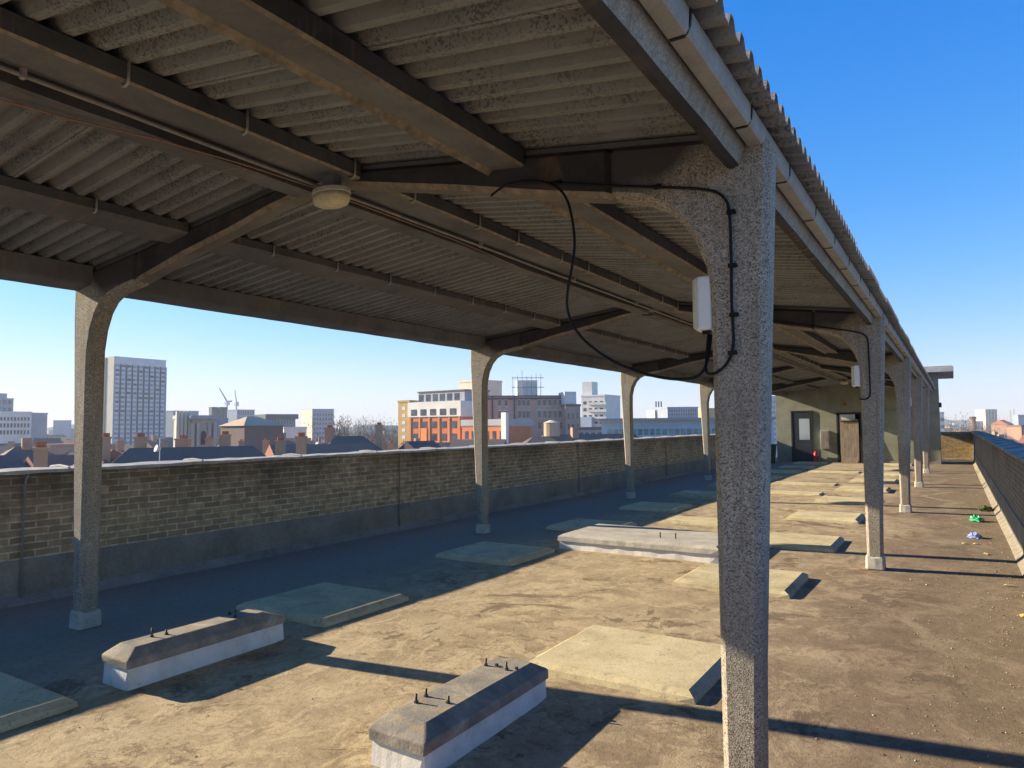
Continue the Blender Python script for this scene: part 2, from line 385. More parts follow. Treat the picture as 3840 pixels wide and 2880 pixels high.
def coping(t, xa, xb, z, y0, y1, m, slope, seg=.9):
    n = int((y1-y0)/.18); vs = []
    me_ = MB()
    prof = [(xa, z-.035), (xb, z-.035), (xb, z-.004), ((xa+xb)/2, z+slope), (xa, z-.004)]
    rows = []
    for j in range(n+1):
        y = y0+(y1-y0)*j/n
        rows.append([(px+random.uniform(-.006, .006), y, pz+random.uniform(-.005, .006)) for px, pz in prof])
    for r_ in rows: vs += r_
    k = 5
    fs = [(j*k+i, j*k+(i+1) % k, (j+1)*k+(i+1) % k, (j+1)*k+i) for j in range(n) for i in range(k)]
    fs += [tuple(reversed(range(k))), tuple(range(n*k, n*k+k))]
    me_.add(vs, fs); me_.build('coping', m, t)
    y = y0+.4
    while y < y1:     # raised lead rolls and knobs
        MB().tube([(xa-.004, y, z-.02), (xa+.02, y, z+.006), ((xa+xb)/2, y, z+slope+.008), (xb-.02, y, z+.006), (xb+.004, y, z-.02)], .013, 6).build('coping_joint', m, t)
        y += 1.45
coping(pl, XL-.36, XL+.035, 1.225, YB, YE, mt_coping, .012)
coping(pr, XR_-.045, XR_+.36, 1.207, YB, YE, mt_copingR, .03)
for y in (3.156, 8.40, 14.6, 20.4, 26.0):
    MB().tube([(XL+.03, y, .02), (XL+.035, y, .9), (XL+.035, y+.01, 1.13), (XL+.06, y+.02, 1.18)], .011, 8).build('vent_pipe', mt_skirtR, pl, smooth=True)
for y in (5.2, 9.2, 16.4, 24):
    MB().box(XR_-.024, XR_-.0185, y, y+.03, .03, 1.15).build('expansion_joint', mt_skirt, pr)
te = thing('end_wall', 'short yellow brick wall closing the far end of the roof walk beside the green penthouse', 'wall', (.9, YE, 0))
MB().box(.30, XR_-.003, YE-.25, YE+.05, -.02, 1.12).build('brickwork', mt_brickE, te)
MB().box(.26, XR_-.03, YE-.30, YE+.1, 1.12, 1.20).build('coping', mt_copingR, te, bevel=.01)
MB().box(.33, XR_-.08, YE-.42, YE-.253, 0, .10).build('kerb', mt_fillet, te, bevel=.02)

# ------------------------------------------------------------------ canopy
can = thing('canopy', 'long open-sided concrete canopy with corrugated sheet roof on tapering columns', 'canopy', (-2.6, 14.0, 0))
S = 5.72; FY = [3.0+S*k for k in range(-1, 6)]     # front faces of the frames, depth .2
RX, RZ = -2.55, 3.235
def zs(x): return RZ-.14*(x-RX) if x > RX else RZ-.115*(RX-x)
# left column profile (x,z) , anticlockwise seen from -Y
hL = [(-5.16, 0), (-5.16, 2.05), (-5.155, 2.25), (-5.115, 2.42), (-5.05, 2.545), (-4.97, 2.625), (-4.86, 2.675), (-4.74, 2.705), (-4.5, 2.738)]
left_prof = hL + [(-4.5, zs(-4.5)-.03), (-5.40, zs(-5.40)-.03), (-5.405, 2.55), (-5.31, .6), (-5.295, 0)]
hR = [(-.35, 2.636), (-.235, 2.575), (-.15, 2.485), (-.096, 2.396), (-.055, 2.284), (-.038, 2.109), (-.036, 0)]
right_prof = [(-.5, 2.672)] + hR + [(.118, 0), (.132, .6), (.188, 1.9), (.222, 2.6), (.232, 2.80), (.19, zs(.19)-.03), (-.5, zs(-.5)-.03)]
bot = [(-4.5, 2.738), (-3.885, 2.87), (-3.33, 2.963), (-2.95, 3.043), (-2.6, 3.095), (-2.4, 3.10), (-2.15, 3.048), (-1.415, 2.886), (-.839, 2.745), (-.5, 2.672)]
raf_prof = bot + [(-.5, zs(-.5)-.03), (RX, RZ-.03), (-4.5, zs(-4.5)-.03)]
Y0 = FY[1]
def slice_prism(bot_pts, top_fn, y0, y1):
    """strip polygon built as quads between soffit points and the roof line, end faces included"""
    me_ = MB(); n = len(bot_pts)
    vs = []
    for x, z in bot_pts:
        vs += [(x, y0, z), (x, y0, top_fn(x)), (x, y1, z), (x, y1, top_fn(x))]
    fs = []
    for i in range(n-1):
        a = i*4; b_ = a+4
        fs += [(a, b_, b_+1, a+1), (a+2, a+3, b_+3, b_+2), (a, a+2, b_+2, b_), (a+1, b_+1, b_+3, a+3)]
    fs += [(0, 1, 3, 2), ((n-1)*4, (n-1)*4+2, (n-1)*4+3, (n-1)*4+1)]
    me_.add(vs, fs); return me_
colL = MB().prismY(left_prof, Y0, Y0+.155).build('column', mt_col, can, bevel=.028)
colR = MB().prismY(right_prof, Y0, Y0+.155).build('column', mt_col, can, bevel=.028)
for c_, (a, b_) in ((colL, (-5.312, -5.142)), (colR, (-.052, .136))):
    f = MB(); n = 14; lo = []; hi = []
    for i in range(n):
        an = 2*math.pi*(i+.5)/n; ex = abs(math.cos(an))**.35*math.copysign(1, math.cos(an)); ey = abs(math.sin(an))**.35*math.copysign(1, math.sin(an))
        cx, cy = (a+b_)/2, Y0+.0775
        lo.append((cx+ex*(b_-a)/2*1.04, cy+ey*.098, -.01)); hi.append((cx+ex*(b_-a)/2*1.0, cy+ey*.093, .135+random.uniform(-.01, .012)))
    f.hexa(lo, hi).build('column_foot', mt_foot, c_, bevel=.012)
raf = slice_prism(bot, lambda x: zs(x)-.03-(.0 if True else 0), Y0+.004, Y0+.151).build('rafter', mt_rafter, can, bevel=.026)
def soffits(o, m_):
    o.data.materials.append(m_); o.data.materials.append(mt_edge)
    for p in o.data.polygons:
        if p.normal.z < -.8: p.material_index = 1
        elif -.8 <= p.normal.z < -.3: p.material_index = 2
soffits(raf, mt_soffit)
pk = slice_prism([(-5.3, zs(-5.3)-.0285), (RX, RZ-.0285), (.2, zs(.2)-.0285)], lambda x: zs(x)-.003, Y0+.03, Y0+.125).build('packing_strip', mt_purlin, raf)
for k in [0, 2, 3, 4, 5, 6]:
    off = (0, FY[k]-Y0, 0)
    copy_to(colL, can, off); copy_to(colR, can, off); copy_to(raf, can, off)

# purlins: one of each line per bay
XI = .052
pur = {
 'purlin_d': [(-.963, zs(-.963)-.004), (-1.195, zs(-1.195)-.004), (-1.20, 2.925), (-1.185, 2.912), (-1.16, 2.936), (-.977, 2.915), (-.963, 2.926)],
 'ridge_r': [(-2.101, zs(-2.101)-.004), (-2.36, zs(-2.36)-.004), (-2.36, 3.086), (-2.115, 3.078), (-2.101, 3.089)],
 'ridge_l': [(-2.50, zs(-2.50)-.004), (-2.66, zs(-2.66)-.004), (-2.66, 3.066), (-2.515, 3.055), (-2.50, 3.066)],
 'purlin_b': [(-3.81, zs(-3.81)-.004), (-4.05, zs(-4.05)-.004), (-4.05, 2.975), (-3.83, 3.010), (-3.81, 3.024)],
 'eave_l': [(-5.10, zs(-5.10)-.004), (-5.37, zs(-5.37)-.004), (-5.365, 2.764), (-5.15, 2.785), (-5.12, 2.80)],
 'eave_r': [(.128, 2.783), (.128, zs(.128)-.004), (XI, zs(.052)-.004), (XI, 2.697), (.078, 2.692), (.103, 2.703)],
}
nm = {'purlin_d': 'purlin', 'ridge_r': 'ridge_purlin', 'ridge_l': 'ridge_purlin', 'purlin_b': 'purlin', 'eave_l': 'eave_beam', 'eave_r': 'eave_beam'}
bays = [(-3.4, FY[0])] + [(FY[k]+.155, FY[k+1]) for k in range(6)] + [(FY[6]+.155, FY[6]+.45)]
ref = bays[1]
for key, pf in pur.items():
    m_ = mt_eave if key == 'eave_r' else (mt_purlin if key != 'eave_l' else mt_purlin)
    mb_ = MB(); n = len(pf); nseg = 24
    vs = []
    for j in range(nseg+1):
        y = ref[0]+(ref[1]-ref[0])*j/nseg
        jx = random.uniform(-.0025, .0025); jz = random.uniform(-.0025, .0025)
        for (x, z) in pf: vs.append((x+jx, y, z+(jz if z < zs(x)-.03 else 0)))
    fs = [(j*n+i, j*n+(i+1) % n, (j+1)*n+(i+1) % n, (j+1)*n+i) for j in range(nseg) for i in range(n)]
    fs += [tuple(range(n)), tuple(range(nseg*n, nseg*n+n))]
    mb_.add(vs, fs)
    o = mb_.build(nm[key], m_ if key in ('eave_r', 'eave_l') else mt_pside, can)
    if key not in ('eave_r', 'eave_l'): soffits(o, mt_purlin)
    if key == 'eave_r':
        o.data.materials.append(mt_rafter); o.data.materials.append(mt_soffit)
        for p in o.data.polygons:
            if p.normal.z < -.8 or p.normal.x < -.8: p.material_index = 1  # eave beam's under and inner faces: shadow put into the dark colour
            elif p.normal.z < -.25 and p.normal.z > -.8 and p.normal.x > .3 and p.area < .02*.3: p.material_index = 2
    for k in range(2, 7): copy_to(o, can, (0, bays[k][0]-ref[0], 0))
    c0 = copy_to(o, can, (0, bays[0][0]-ref[0]+ (5.52-(bays[0][1]-bays[0][0]))*0, 0)); 
    # shorten end bays
    sc = (bays[0][1]-bays[0][0])/(ref[1]-ref[0]); c0.scale.y = sc
    c0.location.y = bays[0][0]-can['_o'][1]-(ref[0]-can['_o'][1])*sc
# corrugated sheets
PITCH = .128; NC = 7
def sheet(x0, x1, lift):
    prof = [(0, 0), (.16, 0), (.36, 1), (.64, 1), (.84, 0)]
    pts = []
    for c_ in range(NC):
        for (a, h) in prof: pts.append(((c_+a)*PITCH, h*.047))
    pts += [(NC*PITCH, 0), (NC*PITCH+.16*PITCH, 0), (NC*PITCH+.36*PITCH, .042), (NC*PITCH+.60*PITCH, .042)]
    me_ = MB(); n = len(pts); th = .0065; nseg = 6
    xs_ = [x0+(x1-x0)*i/nseg for i in range(nseg+1)]
    vs = []
    for layer in (0, 1):
        for x in xs_:
            for (y, h) in pts: vs.append((x, y, zs(x)+h+layer*th+lift))
    def id_(l, i, j): return l*(nseg+1)*n+i*n+j
    fs = []
    for i in range(nseg):
        for j in range(n-1):
            fs.append((id_(0, i, j), id_(0, i+1, j), id_(0, i+1, j+1), id_(0, i, j+1)))
            fs.append((id_(1, i, j), id_(1, i, j+1), id_(1, i+1, j+1), id_(1, i+1, j)))
    for j in range(n-1):
        fs.append((id_(0, 0, j), id_(0, 0, j+1), id_(1, 0, j+1), id_(1, 0, j)))
        fs.append((id_(0, nseg, j), id_(1, nseg, j), id_(1, nseg, j+1), id_(0, nseg, j+1)))
    for i in range(nseg):
        fs.append((id_(0, i, 0), id_(1, i, 0), id_(1, i+1, 0), id_(0, i+1, 0)))
        fs.append((id_(0, i, n-1), id_(0, i+1, n-1), id_(1, i+1, n-1), id_(1, i, n-1)))
    me_.add(vs, fs); return me_
W7 = PITCH*NC; ystart = -3.5; ns = int((31.45-ystart)/W7)
for x0, x1 in ((RX-.02, .292), (-5.62, RX+.02)):
    o = sheet(x0, x1, 0).build('roof_sheet', mt_sheet, can, fix=False)
    for v in o.data.vertices: v.co.y += ystart
    for k in range(1, ns):
        c_ = copy_to(o, can, (random.uniform(-.008, .008), k*W7, .0015+.0055*(k % 2)))
# ridge capping
MB().prismY([(RX-.2, zs(RX-.2)+.055), (RX, RZ+.075), (RX+.2, zs(RX+.2)+.055), (RX+.2, zs(RX+.2)+.065), (RX, RZ+.087), (RX-.2, zs(RX-.2)+.065)], ystart, ystart+ns*W7).build('ridge_capping', mt_sheet, can)
# gutter lengths with clips
gl = .76; y = -3.3; g0 = None
while y < 31.3:
    if g0 is None:
        g0 = MB().prismY([(.133, 2.79), (.142, 2.772), (.197, 2.772), (.206, 2.785), (.210, 2.848), (.135, 2.848)], y+.006, y+gl-.006).build('gutter', mt_gut, can)
        MB().prismY([(.145, 2.768), (.191, 2.768), (.210, 2.798), (.2145, 2.85), (.206, 2.85), (.2, 2.80), (.186, 2.774), (.146, 2.774)], y+gl-.007, y+gl+.007).build('gutter_clip', mt_black, g0)
        gy = y
    else: copy_to(g0, can, (0, y-gy, 0))
    y += gl
# hook bolts
def hook(x, z0, z1, y):
    return MB().tube([(x, y, z1), (x, y, z0+.02), (x-.006, y, z0-.006), (x-.03, y, z0-.012), (x-.045, y, z0-.004)], .0075, 7).add_none() if False else MB().tube([(x, y, z1), (x, y, z0+.02), (x-.006, y, z0-.006), (x-.03, y, z0-.012), (x-.045, y, z0-.004)], .0065, 7)
hk = hook(-2.088, 3.078, zs(-2.088)+.01, 1.60).build('hook_bolt', mt_galv, can, smooth=True)
for k in range(1, 34):
    yy = .05*(-1)**k + k*.645
    copy_to(hk, can, (0, yy, 0))
copy_to(hk, can, (0, -.64, 0))
hk2 = hook(-3.797, 3.012, zs(-3.797)+.01, 2.35).build('hook_bolt', mt_galv, can, smooth=True)
for k in range(1, 30): copy_to(hk2, can, (0, (3.75-2.35)+(k-1)*.70, 0))
for k in range(0, 14): copy_to(hk2, can, (-.0, -.7-.7*k, 0)) if k < 3 else None

# conduits and wires under the ridge
def sagline(x, z, y0, y1, amp, step=.55, xr=.004):
    pts = []; y = y0
    while y < y1: pts.append((x+random.uniform(-xr, xr), y, z+random.uniform(-amp, amp))); y += step
    return pts
tc = thing('conduit', 'pale grey conduit run clipped under the canopy ridge past the oval light', 'conduit', (-2.35, 3, 3.06))
MB().tube(sagline(-2.345, 3.052, -3.2, 31, .0025), 0.0105, 8).build('pipe', mt_cond, tc, smooth=True)
for k in range(20):
    y = -2.0+k*1.65
    MB().box(-2.360, -2.330, y, y+.018, 3.040, 3.083).build('saddle_clip', mt_galv, tc)
tw = thing('wire', 'thin red-brown wire sagging under the canopy ridge beside the conduit', 'wire', (-2.6, 3, 3.05))
wp = [(-2.70, -3, 3.045), (-2.69, -1, 3.04), (-2.68, .6, 3.045), (-2.66, 1.2, 3.04), (-2.56, 1.6, 3.03), (-2.46, 1.95, 3.035), (-2.40, 2.4, 3.04), (-2.375, 2.9, 3.045), (-2.37, 3.4, 3.04), (-2.38, 4.3, 3.04), (-2.40, 4.9, 3.03), (-2.46, 5.6, 3.035), (-2.50, 6.4, 3.045), (-2.44, 7.2, 3.03), (-2.40, 8.5, 3.04)]
MB().tube(wp+[(-2.40+random.uniform(-.02, .02), 8.5+i*1.1, 3.04) for i in range(1, 20)], .0045, 6).build('strand', mt_wire, tw, smooth=True)

# oval bulkhead lights at the ridge, in front of each frame
def bulkhead():
    t = thing('bulkhead_light', 'yellowed oval bulkhead light under the canopy ridge at the nearest frame', 'light fitting', (-2.26, 2.86, 3.04), 'bulkhead lights along the ridge')
    def ell(rings, cx, cy, n=28):
        m_ = MB(); vs = []
        for (rx, ry, z) in rings: vs += [(cx+rx*math.cos(2*math.pi*i/n), cy+ry*math.sin(2*math.pi*i/n), z) for i in range(n)]
        fs = [(r*n+i, r*n+(i+1) % n, (r+1)*n+(i+1) % n, (r+1)*n+i) for r in range(len(rings)-1) for i in range(n)]
        fs += [tuple(range(n)), tuple(range((len(rings)-1)*n, len(rings)*n))]
        m_.add(vs, fs); return m_
    cx, cy = -2.215, 2.875
    ell([(.122, .085, 2.994), (.13, .09, 2.99), (.132, .092, 2.968), (.126, .088, 2.962)], cx, cy).build('base', mt_foot, t, smooth=False)
    l = ell([(.128, .089, 2.962), (.126, .087, 2.935), (.115, .08, 2.912), (.09, .064, 2.902), (.045, .032, 2.898)], cx, cy).build('lens', mt_lens, t, smooth=True)
    MB().box(cx-.05, cx+.05, cy-.03, cy+.03, 2.9945, 3.083).build('mounting_block', mt_purlin, t)
    return t
bl = bulkhead()
ords = ['second', 'third', 'fourth', 'fifth']
copy_thing(bl, (0, FY[5]-Y0, 0), 'small far bulkhead light under the canopy ridge near the penthouse')

# lamp boxes on the inner faces of right columns
def lampbox():
    t = thing('wall_light', 'white rectangular lamp on the inner face of the nearest right column', 'light fitting', (-.05, 3.1, 2.0), 'white lamps on the right columns')
    pf = [(-.038, 3.02), (-.038, 3.15), (-.09, 3.15), (-.120, 3.135), (-.125, 3.10), (-.118, 3.05), (-.099, 3.02)]
    m_ = MB(); m_.hexa([(x, y, 2.012) for x, y in pf], [(x, y, 2.25) for x, y in pf])
    m_.build('housing', mt_lampw, t, bevel=.012, seg=2)
    pf2 = [(-.104, 3.014), (-.104, 3.03), (-.140, 3.12), (-.133, 3.045)]
    pf2 = [(-.0965, 3.015), (-.0965, 3.145), (-.131, 3.13), (-.134, 3.10), (-.127, 3.045), (-.108, 3.014)]
    m_ = MB(); m_.hexa([(x, y, 2.018) for x, y in pf2], [(x, y, 2.244) for x, y in pf2]); m_.build('diffuser', mt_lampy, t, bevel=.008)
    m_ = MB().box(-.09, -.055, 3.05, 3.12, 1.995, 2.012); m_.build('cable_gland', mt_black, t)
    return t
lb = lampbox()
for k in (2, 4):
    copy_thing(lb, (0, FY[k]-Y0, 0), 'white rectangular lamp on the inner face of the %s right column' % {2: 'second', 4: 'fourth'}[k])

# black cables round the nearest frames
def smooth(pts, it=2):
    pts = [Vector(p) for p in pts]
    for _ in range(it):
        q = [pts[0]]
        for a, b_ in zip(pts[:-1], pts[1:]): q += [a*.75+b_*.25, a*.25+b_*.75]
        q.append(pts[-1]); pts = q
    return pts
tk = thing('cable', 'black cable clipped along the nearest frame and down its right column to the white lamp', 'cable', (.06, 2.98, 2.2))
c2 = [(-1.15, 2.97, 2.79), (-1.11, 2.975, 2.815), (-1.037, 2.98, 2.845), (-.768, 2.985, 2.79), (-.494, 2.985, 2.722), (-.261, 2.985, 2.672), (-.022, 2.985, 2.618), (.045, 2.985, 2.57), (.063, 2.985, 2.50), (.062, 2.985, 2.268), (.058, 2.985, 2.1), (.063, 2.985, 1.99), (.062, 2.985, 1.925), (.04, 2.983, 1.86), (-.004, 2.98, 1.82), (-.045, 2.985, 1.812), (-.066, 3.01, 1.83), (-.072, 3.05, 1.90), (-.07, 3.08, 2.0)]
MB().tube(smooth(c2), .0065, 8).build('sheath', mt_black, tk, smooth=True)
for (x, z) in [(.062, 2.5), (.062, 2.27), (.062, 2.06), (.052, 1.90), (-.262, 2.672), (-.77, 2.79)]:
    MB().box(x-.012, x+.022, 2.972, 2.999, z-.008, z+.008).build('clip', mt_black, tk)
tk2 = thing('cable', 'loose black cable hanging in a loop from the nearest frame to its right column', 'cable', (-.68, 2.96, 2.3))
c1 = [(-1.06, 2.99, 2.836), (-.94, 2.965, 2.83), (-.83, 2.96, 2.80), (-.745, 2.96, 2.755), (-.69, 2.96, 2.67), (-.657, 2.955, 2.485), (-.672, 2.95, 2.36), (-.70, 2.95, 2.25), (-.708, 2.95, 2.165), (-.68, 2.95, 2.075), (-.61, 2.955, 1.985), (-.48, 2.96, 1.89), (-.34, 2.965, 1.83), (-.22, 2.97, 1.80), (-.13, 2.975, 1.795), (-.085, 2.99, 1.81), (-.062, 3.02, 1.86), (-.06, 3.06, 1.94), (-.062, 3.09, 2.0)]
MB().tube(smooth(c1), .0068, 8).build('sheath', mt_black, tk2, smooth=True)
tk3 = thing('cable', 'black cable clipped to the second right column, ending in a small hook below its lamp', 'cable', (.06, FY[2]-.02, 2.2))
o_ = FY[2]-Y0
c3 = [(-1.0, 2.985+o_, 2.83), (-.494, 2.985+o_, 2.722), (-.261, 2.985+o_, 2.672), (-.022, 2.985+o_, 2.618), (.045, 2.985+o_, 2.57), (.063, 2.985+o_, 2.50), (.062, 2.985+o_, 2.0), (.062, 2.985+o_, 1.93), (.05, 2.985+o_, 1.88), (.0, 2.985+o_, 1.86), (-.05, 3.0+o_, 1.87)]
MB().tube(smooth(c3), .008, 8).build('sheath', mt_black, tk3, smooth=True)

# ------------------------------------------------------------------ pads, plinths
def chamfer_slab(x0, x1, y0, y1, z0, h, ch, jit=.004, n=10):
    """slab with a sloping edge and slightly wandering outline"""
    lo = []; mid = []; hi = []
    def side(a, b_, inw):
        for i in range(n):
            t_ = i/n; p = Vector(a)*(1-t_)+Vector(b_)*t_
            j = random.uniform(-jit, jit)
            lo.append((p.x+inw[0]*(-.012+j), p.y+inw[1]*(-.012+j), z0))
            mid.append((p.x+inw[0]*j, p.y+inw[1]*j, z0+h-ch*.6+random.uniform(-jit, jit)*.5))
            hi.append((p.x, p.y, z0+h))
    P = [(x0, y0), (x1, y0), (x1, y1), (x0, y1)]; I = [(0, 1), (-1, 0), (0, -1), (1, 0)]
    for k in range(4): side(P[k], P[(k+1) % 4], I[k])
    cx, cy = (x0+x1)/2, (y0+y1)/2; sx, sy = 1-2*ch/(x1-x0), 1-2*ch/(y1-y0)
    hi = [(cx+(x-cx)*sx, cy+(y-cy)*sy, z) for x, y, z in hi]
    N = len(lo); me_ = MB()
    me_.add(lo+mid+hi, [tuple(range(2*N, 3*N))]+[(i, (i+1) % N, (i+1) % N+N, i+N) for i in range(N)]+[(i+N, (i+1) % N+N, (i+1) % N+2*N, i+2*N) for i in range(N)])
    return me_
rows_y = [1.15, 4.04, 6.88, 9.58, 12.46, 15.3, 18.2, 21.05, 23.95, 26.8, 29.6]
onm = ['nearest', 'second', 'third', 'fourth', 'fifth', 'sixth', 'seventh', 'eighth', 'ninth', 'tenth', 'eleventh']
for side_, xa, xb in (('left', -4.60, -3.51), ('right', -1.62, -.50)):
    idx = 0
    for k, y in enumerate(rows_y):
        if side_ == 'right' and k == 0: continue
        t_ = chamfer_slab(xa+random.uniform(-.02, .02), xb+random.uniform(-.02, .02), y, y+1.03, -.006, .064, .045)
        o = t_.build('roof_pad', mt_pad)
        lab = 'square pale screed pad, %s of the %s row counted from the camera' % (onm[idx], side_)
        if side_ == 'left' and k == 0: lab = 'square pale screed pad cut by the left edge of the photo'
        if side_ == 'right' and idx == 0: lab = 'square pale screed pad beside the nearest column, behind the right plinth'
        tag(o, lab, 'pad', 'square screed pads on the roof deck'); idx += 1
for i, (y0_, y1_, xa, xb) in enumerate([(11.15, 11.9, -3.3, -1.9), (16.9, 17.5, -3.4, -1.75), (24.9, 25.6, -3.3, -1.8), (19.6, 20.3, -3.35, -1.8)]):
    tag(chamfer_slab(xa, xb, y0_, y1_, -.006, .035, .02).build('screed_patch', mt_pad), '%s low sunlit screed patch between the two pad rows counted from the camera' % onm[i], 'patch', 'low screed patches between the pad rows')
def plinth(name, label, x0, x1, y0, y1, hw_, hv, ht, tx0, tx1, ty0, ty1, bolts):
    t = thing(name, label, 'plinth', ((x0+x1)/2, (y0+y1)/2, 0), 'white painted concrete plinths')
    chamfer_slab(x0+.012, x1-.012, y0+.012, y1-.012, -.01, hw_+.02, .001, .0008).build('body', mt_white, t)
    n = 2; me_ = MB(); rings = []
    for (a, b_, c_, d_, z, jj) in ((x0-.004, x1+.004, y0-.004, y1+.004, hw_, .002), (x0-.006, x1+.006, y0-.006, y1+.006, hv, .004), (tx0, tx1, ty0, ty1, ht, .004)):
        ring = []
        for (p, q) in (((a, c_), (b_, c_)), ((b_, c_), (b_, d_)), ((b_, d_), (a, d_)), ((a, d_), (a, c_))):
            for i in range(n):
                f_ = i/n; ring.append((p[0]*(1-f_)+q[0]*f_+random.uniform(-jj, jj), p[1]*(1-f_)+q[1]*f_+random.uniform(-jj, jj), z+random.uniform(-jj, jj)*.8))
        rings.append(ring)
    N = len(rings[0])
    me_.add(rings[0]+rings[1]+rings[2], [tuple(range(2*N, 3*N))]+[(r*N+i, r*N+(i+1) % N, (r+1)*N+(i+1) % N, (r+1)*N+i) for r in (0, 1) for i in range(N)])
    me_.build('cap', mt_cap, t, bevel=.008, seg=2)
    for (bx, by, bh) in bolts:
        b_ = MB().tube([(bx, by, ht-.01), (bx+random.uniform(-.004, .004), by, ht+bh)], .0062, 8).build('bolt', mt_bolt, t, smooth=True)
        MB().tube([(bx, by, ht-.002), (bx, by, ht+.01)], .012, 6).build('nut', mt_bolt, b_)
    return t
plinth('plinth', 'white plinth with weathered grey cap and bolts, left, partly in the parapet shadow', -3.80, -3.51, 2.46, 3.66, .130, .178, .236, -3.745, -3.575, 2.545, 3.50,
       [(-3.69, 2.72, .055), (-3.655, 2.80, .03), (-3.63, 3.31, .05), (-3.72, 3.33, .02)])
plinth('plinth', 'white plinth with dark weathered cap and four upright bolts, nearest the camera', -1.60, -1.26, 2.56, 3.71, .107, .160, .205, -1.57, -1.335, 2.66, 3.65,
       [(-1.525, 2.82, .045), (-1.535, 2.91, .04), (-1.385, 2.90, .035), (-1.535, 3.46, .04), (-1.39, 3.46, .045), (-1.48, 3.49, .012), (-1.35, 3.50, .012)])
tb = thing('plinth', 'broad low whitewashed plinth lying across the deck behind the nearest column', 'plinth', (-2.55, 8.75, 0))
chamfer_slab(-3.60, -1.52, 8.2, 9.35, -.01, .11, .004, .004, 20).build('body', mt_white, tb)
chamfer_slab(-3.615, -1.51, 8.185, 9.37, .098, .085, .05, .006, 20).build('cap', M_simple('pale_grey_render', (.42, .40, .36), var=.3, scale=4), tb)
for bx in (-2.35, -2.15): MB().tube([(bx, 8.55, .16), (bx, 8.55, .25)], .009, 6).build('bolt', mt_bolt, tb)

# ------------------------------------------------------------------ penthouse
PY = 31.5
ph = thing('penthouse', 'pale green rendered penthouse with dark doors at the far end of the canopy', 'building', (-2.3, PY, 0))
# front wall with a doorway opening x -3.24..-2.31 z 0..2.02
fwm = MB()
fwm.box(-5.6, -3.24, PY, PY+.25, -.01, 3.5); fwm.box(-2.31, .37, PY, PY+.25, -.01, 3.5); fwm.box(-3.24, -2.31, PY, PY+.25, 2.03, 3.5)
fwm.build('wall', mt_green, ph)
MB().box(-5.6, -5.35, PY+.253, PY+1.3, -.01, 3.5).box(.12, .37, PY+.253, PY+1.3, -.01, 3.5).box(-5.6, .37, PY+1.303, PY+1.5, -.01, 3.5).build('wall', mt_green, ph)
MB().box(-5.8, .9, PY-.45, PY+4.6, 3.503, 3.69).build('roof_slab', mt_slab, ph, bevel=.012)
MB().box(-5.8, .88, PY-.40, PY+4.5, 3.69, 3.73).build('roof_felt', mt_skirt, ph)
MB().box(.37, .46, PY+.2, PY+.45, 2.18, 2.36).build('junction_box', mt_greenD, ph, bevel=.01)
dr = MB().box(-4.94, -4.21, PY-.035, PY-.002, 0, 2.08).build('door', mt_doord, ph, bevel=.005)
MB().box(-4.68, -4.27, PY-.042, PY-.0355, .92, 1.80).build('window_pane', mt_glassd, dr)
fr = MB().box(-5.0, -4.943, PY-.05, PY-.001, 0, 2.14).box(-4.207, -4.15, PY-.05, PY-.001, 0, 2.14).box(-4.943, -4.207, PY-.05, PY-.001, 2.083, 2.14).build('door_frame', mt_doord, ph)
MB().box(-4.30, -4.26, PY-.08, PY-.036, 1.0, 1.03).build('handle', mt_galv, dr)
MB().box(-3.24, -2.31, PY+.9, PY+.95, 0, 2.03).build('lobby_shade_panel', mt_void, ph)  # near-black panel behind the doorway, the interior shade painted as colour
MB().box(-3.24, -3.17, PY-.03, PY+.1, 0, 2.03).box(-2.38, -2.31, PY-.03, PY+.1, 0, 2.03).box(-3.17, -2.38, PY-.03, PY+.1, 1.96, 2.03).build('door_frame', mt_doord, ph)
MB().box(-3.12, -2.55, PY-.012, PY+.02, 1.74, 1.95).build('transom_panel', mt_steelw, ph)
MB().tube([(-2.93, PY-.001, 2.36), (-2.93, PY-.09, 2.36)], [.07, .055], 14).build('wall_lamp', mt_terra, ph)
MB().box(-5.6, .37, PY-.03, PY-.003, .0, .09).build('kerb', mt_skirt, ph) if False else None
MB().box(-4.14, -3.25, PY-.03, PY-.002, -.01, .10).box(-2.30, .37, PY-.03, PY-.002, -.01, .10).build('skirting', mt_skirt, ph)
MB().box(-1.6, -.2, PY-.03, PY-.002, 2.05, 2.09).build('string_course', mt_green, ph)
pd = thing('door_leaf', 'weathered plank door standing upright in front of the dark penthouse doorway', 'door', (-2.8, PY-.25, 0))
MB().hexa([(-3.08, PY-.30, .0), (-2.42, PY-.26, .0), (-2.42, PY-.22, .0), (-3.08, PY-.26, .0)], [(-3.10, PY-.16, 1.66), (-2.42, PY-.12, 1.66), (-2.42, PY-.08, 1.66), (-3.10, PY-.12, 1.66)]).build('boards', mt_plank, pd)
MB().box(-3.05, -2.45, PY-.36, PY-.31, .0, .22).build('bottom_rail', mt_plank, pd)
MB().hexa([(-3.12, PY-.20, 1.68), (-2.44, PY-.16, 1.70), (-2.44, PY-.05, 1.70), (-3.12, PY-.09, 1.68)], [(-3.12, PY-.20, 1.73), (-2.44, PY-.16, 1.75), (-2.44, PY-.05, 1.75), (-3.12, PY-.09, 1.73)]).build('top_rail', mt_plank, pd)
cb = thing('cabinet', 'grey weathered timber cabinet fixed on the green wall between the two doors', 'cabinet', (-3.67, PY-.1, .5))
MB().box(-3.84, -3.52, PY-.20, PY-.003, .54, 1.30).build('carcass', mt_slab, cb, bevel=.006)
MB().box(-3.82, -3.54, PY-.222, PY-.203, .56, 1.28).build('cabinet_door', mt_plankg, cb)
MB().box(-3.57, -3.55, PY-.24, PY-.223, .88, .96).build('handle', mt_bolt, cb)
